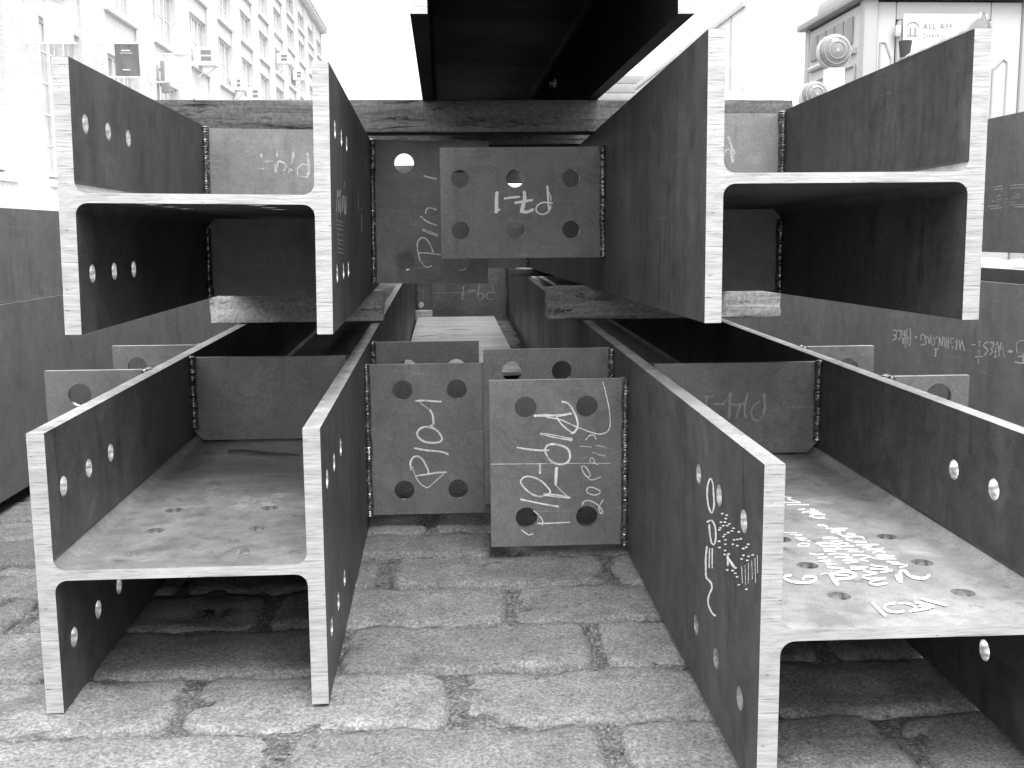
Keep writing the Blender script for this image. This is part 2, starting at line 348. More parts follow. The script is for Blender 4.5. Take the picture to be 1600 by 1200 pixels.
# handwriting as strokes (0.1 mm) in the plane it is written on: key -> [axis, value, strokes]
CHALK = {
'BLtab': [1, 0.815, [[4661,820,4660,837,4675,812,4674,846,4718,812,4717,848,4760,810,4759,854,4803,812,4803,853,4849,815,4851,849,4902,809,4905,847,4959,803,4963,842,5015,799,5019,834,5063,791,5066,834,5100,793,5102,827,5129,789,5130,827,5154,787,5156,827,5181,787,5183,825,5195,797,5196,814],[4737,798,4740,802,4738,793,4746,803,4809,738,4816,749,4879,684,4887,695,4951,630,4957,639,4956,630,4959,634],[4938,642,4954,653,4935,622,4973,647,4948,602,4986,628,4963,585,4997,607,4976,567,5008,584,4978,545,5025,563,4989,526,5028,536,4994,503,5033,509,4993,477,5041,483,4998,452,5042,456,5000,426,5043,428,4998,400,5045,400,5004,372,5040,372,4999,344,5045,344,5012,329,5031,329],[4939,310,4940,322,4948,302,4950,329,4971,302,4972,326,4993,297,4996,327,5016,294,5018,326,5026,303,5027,316],[4899,304,4899,268,4848,307,4852,265,4797,294,4807,258,4751,278,4772,240,4712,247,4742,216,4685,205,4715,187,4664,165,4707,155,4665,122,4705,130,4679,82,4716,101,4702,45,4735,74,4738,13,4762,43,4779,-20,4801,18,4827,-45,4843,-2,4881,-55,4888,-21,4937,-69,4942,-24,4991,-70,4993,-31,5042,-71,5041,-31,5092,-65,5087,-31,5136,-60,5123,-19,5170,-41,5151,-9,5201,-19,5165,8,5211,18,5176,22,5209,59,5170,48,5191,101,5157,84,5169,143,5135,120,5140,179,5112,156,5106,216,5082,190,5066,252,5044,215,5015,278,4999,237,4957,296,4947,257,4903,309,4895,264],[4612,-161,4616,-146,4623,-172,4629,-140,4663,-185,4671,-145,4706,-189,4712,-158,4749,-203,4757,-162,4798,-211,4806,-174,4851,-222,4857,-184,4908,-233,4913,-191,4973,-238,4977,-198,5043,-243,5046,-203,5105,-245,5109,-215,5156,-257,5163,-223,5202,-266,5210,-236,5239,-278,5250,-248,5265,-291,5280,-262,5281,-308,5304,-274,5304,-318,5322,-292,5319,-319,5328,-306],[4558,-624,4542,-626,4565,-610,4532,-615,4559,-558,4524,-563,4555,-507,4515,-509,4556,-464,4515,-457,4566,-425,4531,-410,4582,-389,4556,-370,4605,-365,4581,-337,4627,-351,4612,-315,4652,-340,4649,-310,4679,-345,4685,-307,4708,-352,4721,-321,4737,-371,4759,-341,4765,-397,4793,-372,4791,-437,4823,-417,4817,-487,4849,-471,4839,-536,4872,-520,4861,-579,4890,-566,4876,-621,4909,-609,4888,-653,4918,-648,4886,-673,4921,-678,4880,-687,4915,-699,4873,-705,4910,-718,4880,-721,4895,-726],[4634,-745,4633,-730,4646,-752,4643,-721,4712,-742,4709,-716,4779,-738,4775,-705,4843,-729,4840,-700,4904,-725,4899,-690,4958,-715,4954,-684,5008,-707,5003,-676,5055,-703,5051,-666,5101,-695,5098,-664,5146,-692,5145,-661,5190,-691,5190,-660,5234,-692,5234,-659,5278,-689,5278,-661,5289,-682,5289,-668],[4574,-537,4582,-535,4570,-544,4588,-541,4578,-585,4598,-581,4587,-626,4605,-622,4597,-667,4616,-662,4609,-709,4629,-702,4625,-750,4643,-742,4645,-792,4662,-782,4671,-836,4687,-825,4701,-880,4717,-868,4734,-917,4746,-905,4768,-947,4778,-933,4803,-970,4812,-955,4834,-986,4842,-971,4851,-999,4860,-983,4871,-1006,4868,-989,4902,-994,4892,-978,4956,-951,4944,-936,5021,-889,5011,-877,5083,-834,5072,-820,5133,-791,5122,-778,5179,-754,5167,-739,5223,-714,5213,-702,5225,-707,5220,-701]]],
'BRtab': [1, 0.907, [[-2593,-141,-2593,-136,-2589,-144,-2589,-134,-2556,-144,-2556,-133,-2523,-144,-2523,-133,-2426,-145,-2426,-133,-2220,-147,-2220,-137,-1951,-150,-1951,-141,-1693,-155,-1693,-142,-1480,-155,-1480,-145,-1280,-156,-1280,-146,-1066,-158,-1067,-148,-829,-163,-829,-152,-579,-168,-579,-158,-328,-174,-328,-162,-325,-171,-325,-166],[-1770,760,-1771,780,-1754,745,-1757,796,-1713,753,-1715,791,-1674,752,-1676,795,-1631,752,-1633,798,-1580,751,-1580,800,-1512,748,-1512,800,-1434,752,-1433,790,-1354,747,-1354,791,-1280,745,-1284,795,-1220,758,-1225,794,-1164,763,-1173,807,-1114,776,-1121,814,-1061,781,-1070,828,-1049,798,-1052,817],[-1256,1030,-1252,1046,-1246,1013,-1236,1056,-1204,1005,-1195,1043,-1163,998,-1152,1028,-1129,979,-1109,1004,-1099,942,-1070,965,-1071,894,-1035,916,-1040,845,-1010,861,-1016,791,-980,807,-992,735,-957,748,-974,683,-940,692,-966,635,-925,642,-958,592,-922,593,-961,554,-926,545,-979,518,-942,497,-1002,481,-972,457,-1026,457,-997,425,-1037,448,-1024,411,-1049,446,-1047,412,-1067,447,-1065,409,-1080,436,-1079,419],[-1346,741,-1336,747,-1349,727,-1323,743,-1329,697,-1306,711,-1313,665,-1286,681,-1289,635,-1270,648,-1265,602,-1246,619,-1235,567,-1214,588,-1197,532,-1178,553,-1160,500,-1143,521,-1129,473,-1111,496,-1104,454,-1088,480,-1083,442,-1069,468,-1064,434,-1052,459,-1045,423,-1032,448,-1033,426,-1027,437],[-1534,735,-1533,745,-1527,727,-1524,750,-1445,716,-1442,736,-1364,701,-1359,724,-1286,682,-1279,704,-1211,652,-1201,674,-1137,617,-1128,636,-1069,585,-1062,602,-1014,558,-1005,578,-964,534,-954,557,-907,511,-898,532,-836,481,-828,502,-759,451,-752,470,-688,425,-682,445,-628,405,-623,428,-573,394,-571,413,-521,386,-522,411,-471,393,-477,417,-426,408,-434,432,-382,425,-389,444,-377,432,-380,442],[-476,1395,-468,1397,-478,1388,-462,1392,-457,1296,-436,1301,-432,1205,-415,1209,-410,1114,-393,1118,-390,1023,-372,1026,-371,931,-351,934,-355,840,-338,842,-345,743,-326,745,-340,647,-320,647,-342,567,-321,565,-352,514,-337,509,-374,478,-356,468,-394,439,-377,430,-392,431,-385,427],[-1657,427,-1656,436,-1650,420,-1648,442,-1603,415,-1601,438,-1558,413,-1557,433,-1510,406,-1507,430,-1448,398,-1444,417,-1368,380,-1364,401,-1275,359,-1271,378,-1178,333,-1173,355,-1082,309,-1077,333,-1073,314,-1071,324],[-1658,417,-1656,426,-1652,408,-1646,432,-1572,391,-1568,409,-1493,368,-1488,391,-1414,347,-1409,372,-1340,333,-1336,352,-1271,318,-1267,339,-1207,304,-1203,328,-1145,293,-1141,317,-1081,283,-1078,304,-1073,287,-1071,297],[-1123,299,-1119,328,-1103,276,-1094,344,-1091,273,-1081,343,-1078,275,-1069,337,-1065,269,-1056,338,-1040,286,-1036,315],[-1497,233,-1478,198,-1529,216,-1505,182,-1556,188,-1526,164,-1573,154,-1539,142,-1579,115,-1542,115,-1577,73,-1535,82,-1558,30,-1527,43,-1534,-19,-1505,-2,-1500,-71,-1475,-52,-1461,-121,-1435,-87,-1407,-155,-1388,-114,-1344,-173,-1335,-140,-1286,-186,-1283,-150,-1232,-185,-1237,-151,-1180,-176,-1194,-138,-1137,-153,-1159,-122,-1102,-121,-1136,-95,-1083,-76,-1114,-63,-1067,-30,-1110,-25,-1071,21,-1108,17,-1081,76,-1121,62,-1103,124,-1138,99,-1137,159,-1163,124,-1180,181,-1197,147,-1222,201,-1236,164,-1268,218,-1279,180,-1317,228,-1323,194,-1363,238,-1367,199,-1408,245,-1410,201,-1454,245,-1449,201,-1491,231,-1484,200],[-2097,167,-2094,181,-2087,155,-2082,189,-2037,147,-2031,178,-1986,139,-1981,167,-1935,129,-1931,158,-1884,117,-1879,153,-1830,108,-1825,146,-1773,103,-1770,136,-1718,97,-1715,129,-1665,92,-1664,125,-1617,88,-1618,125,-1573,90,-1574,126,-1530,95,-1532,123,-1487,96,-1489,125,-1476,103,-1477,118],[-1666,-136,-1649,-136,-1679,-149,-1636,-150,-1677,-211,-1639,-212,-1679,-273,-1638,-274,-1680,-335,-1638,-336,-1667,-349,-1650,-349],[-1356,-210,-1332,-212,-1373,-229,-1316,-233,-1380,-335,-1321,-340,-1384,-442,-1329,-446,-1387,-549,-1338,-553,-1375,-570,-1351,-571],[-2011,-474,-2033,-460,-1993,-453,-2021,-431,-1976,-427,-1991,-407,-1947,-414,-1959,-384,-1916,-408,-1920,-373,-1877,-403,-1876,-376,-1833,-409,-1828,-383,-1783,-424,-1774,-396,-1727,-445,-1716,-419,-1675,-473,-1660,-448,-1627,-511,-1608,-488,-1583,-557,-1559,-533,-1541,-598,-1522,-580,-1511,-641,-1484,-619,-1481,-674,-1459,-663,-1481,-697,-1448,-709,-1499,-719,-1482,-743,-1544,-738,-1532,-769,-1591,-758,-1584,-782,-1633,-764,-1629,-794,-1675,-765,-1677,-797,-1720,-757,-1728,-788,-1771,-735,-1785,-766,-1828,-706,-1842,-729,-1878,-668,-1896,-691,-1924,-622,-1946,-644,-1968,-573,-1988,-589,-1995,-528,-2023,-546,-2011,-503,-2038,-514,-2014,-489,-2041,-487,-2009,-471,-2035,-463],[-1599,-743,-1598,-728,-1588,-754,-1586,-719,-1527,-756,-1525,-728,-1465,-762,-1463,-732,-1404,-769,-1401,-738,-1343,-776,-1339,-746,-1283,-790,-1276,-755,-1221,-803,-1215,-769,-1160,-819,-1153,-782,-1098,-832,-1091,-797,-1085,-824,-1082,-810],[-1596,-759,-1594,-750,-1589,-766,-1586,-746,-1527,-777,-1524,-756,-1465,-787,-1462,-768,-1403,-798,-1400,-778,-1343,-809,-1340,-786,-1283,-818,-1281,-794,-1225,-823,-1223,-802,-1167,-829,-1165,-808,-1110,-838,-1107,-813,-1101,-831,-1100,-821],[-1373,-563,-1369,-559,-1374,-570,-1362,-559,-1345,-597,-1337,-589,-1319,-625,-1311,-617,-1293,-655,-1283,-644,-1263,-684,-1254,-674,-1231,-714,-1222,-704,-1197,-746,-1188,-735,-1162,-777,-1152,-766,-1126,-807,-1118,-798,-1120,-808,-1116,-803],[-2037,-834,-2034,-821,-2029,-848,-2021,-813,-1975,-861,-1967,-826,-1921,-871,-1914,-842,-1866,-884,-1860,-855,-1810,-897,-1804,-869,-1750,-912,-1744,-881,-1688,-925,-1683,-898,-1626,-941,-1620,-910,-1564,-956,-1558,-921,-1502,-966,-1497,-936,-1440,-980,-1435,-946,-1378,-988,-1374,-961,-1317,-1004,-1312,-969,-1305,-995,-1303,-982],[-1790,-1059,-1784,-1051,-1786,-1068,-1775,-1053,-1766,-1085,-1754,-1069,-1747,-1103,-1732,-1084,-1726,-1119,-1712,-1104,-1706,-1139,-1692,-1126,-1684,-1165,-1669,-1152,-1662,-1196,-1643,-1181,-1639,-1223,-1624,-1214,-1626,-1250,-1609,-1244,-1624,-1274,-1599,-1272,-1624,-1296,-1600,-1299,-1626,-1320,-1605,-1323,-1627,-1345,-1608,-1347,-1623,-1353,-1614,-1354],[-1722,-1312,-1722,-1301,-1713,-1321,-1714,-1293,-1634,-1322,-1634,-1294,-1555,-1322,-1555,-1295,-1476,-1322,-1476,-1296,-1397,-1321,-1398,-1296,-1320,-1321,-1322,-1292,-1245,-1316,-1247,-1290,-1170,-1310,-1171,-1289,-1095,-1307,-1096,-1285,-1086,-1301,-1087,-1290],[-2025,-1429,-2019,-1421,-2023,-1439,-2009,-1421,-2003,-1456,-1988,-1437,-1981,-1473,-1967,-1454,-1961,-1490,-1947,-1470,-1940,-1503,-1929,-1485,-1922,-1515,-1911,-1497,-1904,-1526,-1894,-1508,-1886,-1536,-1879,-1515,-1866,-1540,-1865,-1519,-1847,-1540,-1854,-1515,-1831,-1530,-1839,-1512,-1816,-1522,-1825,-1504,-1800,-1516,-1811,-1494,-1796,-1507,-1801,-1498],[-860,-978,-869,-974,-852,-973,-871,-964,-841,-945,-860,-937,-828,-921,-850,-906,-814,-904,-827,-882,-788,-893,-792,-873,-752,-891,-751,-871,-713,-898,-708,-877,-669,-915,-660,-894,-621,-940,-611,-922,-580,-970,-566,-952,-547,-1001,-530,-985,-521,-1036,-501,-1022,-499,-1066,-481,-1056,-486,-1094,-465,-1086,-477,-1117,-458,-1114,-476,-1128,-460,-1137,-482,-1130,-478,-1149,-497,-1129,-503,-1147,-508,-1118,-527,-1133,-521,-1095,-540,-1102,-530,-1059,-552,-1061,-529,-1021,-550,-1015,-513,-979,-530,-969,-484,-931,-500,-921,-455,-884,-471,-873,-455,-875,-463,-869],[-752,-657,-768,-638,-737,-641,-748,-623,-714,-633,-718,-611,-685,-632,-682,-611,-642,-646,-634,-623,-591,-669,-581,-647,-552,-689,-540,-672,-532,-707,-515,-693,-524,-721,-503,-718,-527,-729,-510,-745,-549,-745,-539,-765,-588,-760,-582,-782,-628,-764,-628,-790,-672,-755,-679,-780,-721,-740,-729,-757,-753,-719,-767,-734,-764,-699,-782,-702,-761,-674,-781,-668,-749,-653,-771,-642],[-867,-233,-883,-220,-857,-218,-864,-199,-830,-217,-826,-201,-801,-236,-786,-220,-764,-284,-747,-273,-724,-351,-708,-344,-708,-397,-687,-398,-718,-408,-713,-423,-753,-406,-757,-423,-786,-388,-800,-403,-821,-341,-835,-349,-853,-273,-868,-279,-866,-224,-885,-229],[-801,-394,-795,-388,-800,-403,-786,-388,-774,-427,-761,-413,-748,-453,-737,-441,-720,-477,-712,-462,-685,-492,-683,-471,-642,-487,-646,-469,-596,-472,-602,-456,-549,-453,-555,-438,-503,-438,-509,-421,-498,-431,-501,-423],[-705,-84,-718,-70,-696,-70,-702,-58,-677,-67,-677,-50,-662,-72,-652,-56,-646,-92,-631,-83,-628,-125,-614,-119,-624,-146,-608,-151,-635,-155,-629,-168,-660,-158,-660,-175,-680,-155,-688,-167,-691,-134,-708,-141,-701,-101,-719,-105,-703,-77,-721,-77],[-663,-149,-661,-142,-660,-155,-654,-140,-628,-169,-622,-152,-596,-182,-590,-164,-564,-193,-558,-178,-557,-191,-554,-184],[-676,45,-675,51,-671,40,-670,54,-644,39,-643,51,-617,37,-616,48,-589,33,-588,48,-584,37,-584,43],[-920,175,-920,180,-917,172,-916,181,-840,163,-839,174,-762,156,-762,166,-685,147,-684,159,-681,150,-681,155],[-622,183,-621,189,-618,177,-615,192,-550,164,-547,180,-481,153,-479,166,-413,141,-411,154,-407,144,-407,150],[-579,11,-578,15,-576,7,-574,17,-522,-7,-519,5,-467,-20,-465,-8,-412,-32,-410,-23,-408,-31,-407,-26],[-795,286,-800,291,-788,288,-800,298,-768,313,-779,322,-747,338,-759,347,-727,358,-739,372,-708,371,-717,389,-689,377,-692,396,-669,380,-668,393,-650,374,-645,389,-636,366,-625,380,-626,355,-612,364,-618,338,-604,343,-613,317,-596,323,-606,297,-589,304,-599,294,-592,296]]],
'TRtab': [1, 1.009, [[-2397,373,-2362,369,-2417,348,-2348,340,-2426,317,-2346,308,-2424,286,-2355,279,-2428,254,-2358,248,-2436,219,-2355,215,-2433,179,-2360,178,-2441,136,-2352,136,-2435,94,-2359,94,-2433,56,-2362,54,-2441,21,-2357,17,-2438,-12,-2365,-17,-2437,-45,-2370,-49,-2453,-77,-2359,-83,-2425,-106,-2390,-109],[-2420,-50,-2423,-30,-2402,-58,-2408,-18,-2377,-54,-2382,-14,-2350,-54,-2357,-8,-2325,-46,-2330,-8,-2310,-35,-2313,-15],[-2234,198,-2237,218,-2215,186,-2224,236,-2182,197,-2189,236,-2149,203,-2155,241,-2113,201,-2121,255,-2076,210,-2081,256,-2032,210,-2037,264,-1985,214,-1989,267,-1936,219,-1940,269,-1889,229,-1892,267,-1873,239,-1874,259],[-1803,377,-1768,380,-1825,348,-1742,354,-1815,314,-1748,319,-1811,279,-1745,284,-1821,246,-1731,247,-1815,215,-1740,209,-1826,186,-1740,170,-1830,153,-1752,134,-1843,120,-1757,98,-1850,83,-1768,63,-1864,47,-1773,26,-1866,8,-1789,-10,-1880,-29,-1793,-50,-1889,-67,-1802,-88,-1870,-100,-1835,-108],[-2003,101,-2007,125,-1981,88,-1990,145,-1941,95,-1950,150,-1901,102,-1910,156,-1860,107,-1870,165,-1816,118,-1824,167,-1766,124,-1775,178,-1713,130,-1722,188,-1658,142,-1667,193,-1604,151,-1612,201,-1587,167,-1591,191],[-1869,-80,-1864,-54,-1851,-96,-1841,-45,-1823,-109,-1810,-43,-1794,-116,-1781,-48,-1760,-120,-1757,-53,-1723,-117,-1733,-53,-1686,-107,-1707,-47,-1653,-86,-1675,-40,-1616,-79,-1646,-16,-1586,-60,-1611,-6,-1573,-36,-1584,-12],[-1289,490,-1268,492,-1302,472,-1252,477,-1295,442,-1254,446,-1297,412,-1246,417,-1289,382,-1248,385,-1293,345,-1239,349,-1289,304,-1238,306,-1284,257,-1237,259,-1283,208,-1233,211,-1276,161,-1234,163,-1276,114,-1229,117,-1270,68,-1230,70,-1269,21,-1225,24,-1266,-25,-1223,-23,-1254,-41,-1233,-40],[-1250,352,-1241,356,-1251,344,-1234,351,-1239,313,-1220,321,-1224,283,-1208,290,-1213,255,-1196,260,-1206,229,-1186,233,-1205,207,-1180,209,-1205,189,-1182,187,-1205,170,-1185,168,-1206,150,-1187,149,-1201,143,-1192,142],[-1149,108,-1151,94,-1159,117,-1163,89,-1189,123,-1194,92,-1220,129,-1224,95,-1253,133,-1258,97,-1291,136,-1295,104,-1333,143,-1333,106,-1377,139,-1369,103,-1423,124,-1408,90,-1466,98,-1450,72,-1503,70,-1479,48,-1526,33,-1500,20,-1543,-8,-1510,-14,-1541,-48,-1514,-42,-1527,-84,-1500,-66,-1497,-113,-1478,-92,-1465,-137,-1450,-108,-1428,-148,-1421,-120,-1388,-152,-1388,-125,-1347,-150,-1355,-120,-1306,-135,-1321,-107,-1266,-112,-1286,-85,-1233,-80,-1256,-62,-1209,-42,-1239,-29,-1196,0,-1225,10,-1184,41,-1210,50,-1186,54,-1200,58]]],
'TLtab': [1, 1.184, [[4931,995,4935,1010,4940,982,4950,1016,5040,956,5050,993,5141,933,5150,966,5241,906,5251,944,5256,914,5261,929],[4985,78,4969,80,4999,88,4959,95,4999,117,4969,121,5004,146,4972,151,5010,169,4978,181,5020,183,4992,209,5035,194,5018,226,5057,201,5048,237,5083,208,5081,238,5110,206,5114,239,5138,201,5147,232,5168,186,5183,223,5202,172,5217,208,5237,161,5250,193,5252,165,5258,180],[4846,15,4856,27,4847,-3,4875,28,4883,-29,4905,-5,4916,-58,4936,-35,4951,-90,4972,-62,4995,-121,5014,-87,5051,-150,5069,-111,5116,-173,5130,-139,5184,-196,5196,-167,5247,-225,5262,-189,5264,-219,5270,-204],[4889,-290,4893,-280,4895,-297,4902,-279,4939,-317,4949,-293,4986,-333,4994,-312,5032,-349,5039,-330,5079,-367,5086,-348,5126,-388,5136,-363,5176,-406,5185,-381,5227,-421,5234,-402,5275,-443,5285,-416,5286,-437,5290,-428],[4888,-323,4893,-314,4892,-334,4904,-310,4939,-353,4949,-333,4985,-373,4994,-355,5031,-395,5040,-376,5078,-415,5087,-394,5127,-432,5134,-412,5177,-448,5184,-428,5227,-464,5234,-443,5276,-482,5284,-456,5286,-476,5290,-466],[4784,-837,4770,-837,4790,-825,4763,-827,4791,-751,4755,-753,4785,-679,4754,-678,4794,-621,4761,-611,4818,-575,4792,-557,4855,-541,4833,-513,4888,-519,4880,-492,4920,-518,4926,-490,4955,-533,4971,-506,4991,-560,5014,-538,5027,-604,5052,-587,5062,-663,5088,-649,5095,-725,5119,-714,5119,-789,5149,-777,5140,-856,5174,-844,5163,-922,5197,-910,5177,-929,5191,-925],[4794,-909,4790,-896,4807,-914,4798,-885,4831,-910,4819,-875,4848,-902,4838,-867,4871,-893,4869,-864,4921,-892,4922,-864,5004,-902,5008,-867,5112,-915,5116,-878,5229,-927,5234,-894,5342,-942,5347,-905,5355,-932,5356,-918],[4776,-817,4789,-815,4770,-828,4799,-824,4778,-881,4807,-877,4788,-934,4812,-930,4797,-989,4823,-981,4813,-1043,4843,-1030,4846,-1097,4868,-1084,4883,-1155,4904,-1140,4925,-1205,4943,-1188,4965,-1241,4979,-1216,5009,-1252,5009,-1222,5050,-1243,5041,-1215,5087,-1229,5076,-1198,5123,-1216,5113,-1187,5130,-1205,5126,-1192]]],
'TLstiff': [1, 0.888, [[1425,1280,1448,1281,1410,1261,1463,1264,1411,1239,1464,1242,1412,1217,1463,1220,1416,1195,1460,1198,1427,1178,1450,1179],[1390,943,1391,959,1403,936,1404,967,1430,933,1431,970,1457,936,1458,968,1485,935,1485,970,1497,945,1498,960],[1511,1095,1510,1113,1526,1084,1523,1127,1579,1090,1576,1132,1632,1099,1629,1135,1685,1104,1682,1141,1699,1115,1697,1133],[1764,1328,1785,1329,1755,1311,1795,1314,1752,1280,1800,1283,1752,1250,1802,1253,1758,1219,1798,1222,1768,1204,1789,1205],[1715,1053,1737,1056,1704,1034,1751,1039,1709,986,1754,992,1709,938,1762,944,1716,891,1763,896,1730,875,1752,877],[1785,963,1769,963,1798,976,1757,975,1795,1026,1762,1025,1798,1074,1761,1078,1804,1095,1778,1122,1819,1094,1823,1136,1855,1086,1868,1123,1889,1071,1907,1108,1919,1058,1939,1090,1944,1045,1967,1064,1952,1027,1985,1031,1942,1002,1978,988,1922,963,1952,948,1898,925,1931,907,1901,909,1915,901],[2119,1335,2142,1333,2107,1318,2151,1315,2097,1278,2151,1274,2096,1237,2145,1233,2086,1196,2145,1192,2103,1177,2125,1175],[2114,1202,2122,1199,2108,1196,2124,1191,2092,1154,2110,1148,2076,1112,2097,1105,2063,1069,2081,1063,2065,1060,2074,1058],[2020,859,2003,866,2035,869,1997,883,2042,890,2006,902,2048,912,2016,924,2057,928,2023,946,2061,929,2037,967,2051,927,2066,970,2056,927,2081,956,2064,915,2094,948,2074,905,2104,940,2094,907,2106,921],[2413,1306,2435,1309,2398,1285,2454,1293,2409,1244,2452,1250,2413,1202,2458,1208,2410,1158,2470,1165,2419,1114,2467,1118,2417,1063,2473,1067,2419,1009,2473,1012,2417,957,2475,958,2422,912,2466,910,2410,879,2468,870,2404,851,2460,838,2401,822,2446,811,2389,794,2443,781,2400,773,2422,768],[2484,1038,2481,1026,2475,1046,2469,1023,2423,1062,2415,1030,2367,1072,2363,1044,2316,1074,2321,1043,2271,1053,2289,1027,2240,1019,2257,1003,2211,989,2238,972,2196,955,2218,946,2185,920,2210,917,2182,886,2211,890,2193,852,2217,864,2211,819,2234,839,2246,795,2257,818,2292,780,2299,809,2348,773,2353,804,2403,766,2408,799,2415,775,2416,788]]],
'BRstiff': [1, 0.838, [[1274,1188,1273,1202,1285,1179,1285,1211,1340,1179,1339,1209,1395,1176,1394,1210,1450,1175,1449,1209,1461,1185,1461,1199],[1323,1203,1341,1202,1308,1189,1356,1188,1312,1137,1354,1137,1314,1086,1354,1086,1316,1035,1354,1034,1326,1021,1344,1020],[1449,1048,1449,1066,1463,1034,1464,1078,1530,1031,1531,1075,1597,1032,1597,1067,1664,1028,1664,1066,1678,1037,1678,1055],[1614,1065,1609,1071,1620,1065,1612,1077,1658,1089,1648,1103,1694,1114,1685,1128,1731,1140,1722,1152,1733,1146,1729,1152],[1755,1265,1778,1263,1739,1248,1792,1243,1736,1204,1792,1200,1737,1162,1786,1158,1730,1117,1789,1112,1735,1064,1780,1061,1734,1003,1778,1000,1726,934,1783,931,1726,863,1780,859,1723,792,1780,789,1739,773,1763,771],[1756,1047,1760,1062,1764,1031,1775,1070,1790,1026,1800,1060,1815,1016,1825,1053,1844,1009,1849,1046,1877,1007,1875,1043,1915,1012,1907,1047,1955,1018,1944,1058,1994,1032,1985,1065,2033,1041,2024,1075,2043,1053,2039,1069],[1943,1026,1958,1022,1930,1018,1964,1007,1907,944,1943,932,1889,868,1918,858,1863,794,1899,782,1870,779,1885,774],[2078,1250,2096,1246,2067,1239,2100,1230,2053,1189,2091,1178,2040,1137,2080,1127,2028,1087,2070,1077,2020,1038,2062,1031,2016,990,2058,986,2018,944,2053,943,2017,902,2056,903,2017,866,2061,871,2025,838,2063,849,2032,816,2073,837,2044,802,2080,823,2052,787,2089,806,2069,780,2085,788],[2380,1234,2401,1233,2365,1218,2416,1216,2363,1188,2419,1187,2372,1159,2411,1158,2372,1129,2412,1128,2373,1098,2414,1100,2377,1068,2418,1073,2384,1040,2422,1045,2380,1012,2435,1015,2388,982,2429,978,2381,947,2427,938,2369,907,2422,894,2363,863,2409,852,2356,820,2398,810,2364,801,2384,796],[2303,1102,2313,1090,2289,1101,2309,1077,2257,1076,2277,1050,2224,1049,2245,1026,2194,1018,2220,997,2169,979,2198,963,2151,936,2178,926,2138,891,2175,889,2144,843,2181,852,2165,797,2195,812,2190,762,2212,779,2215,732,2236,763,2251,719,2258,749,2290,718,2279,749,2325,740,2305,764,2360,770,2332,797,2390,802,2364,828,2390,818,2380,828]]],
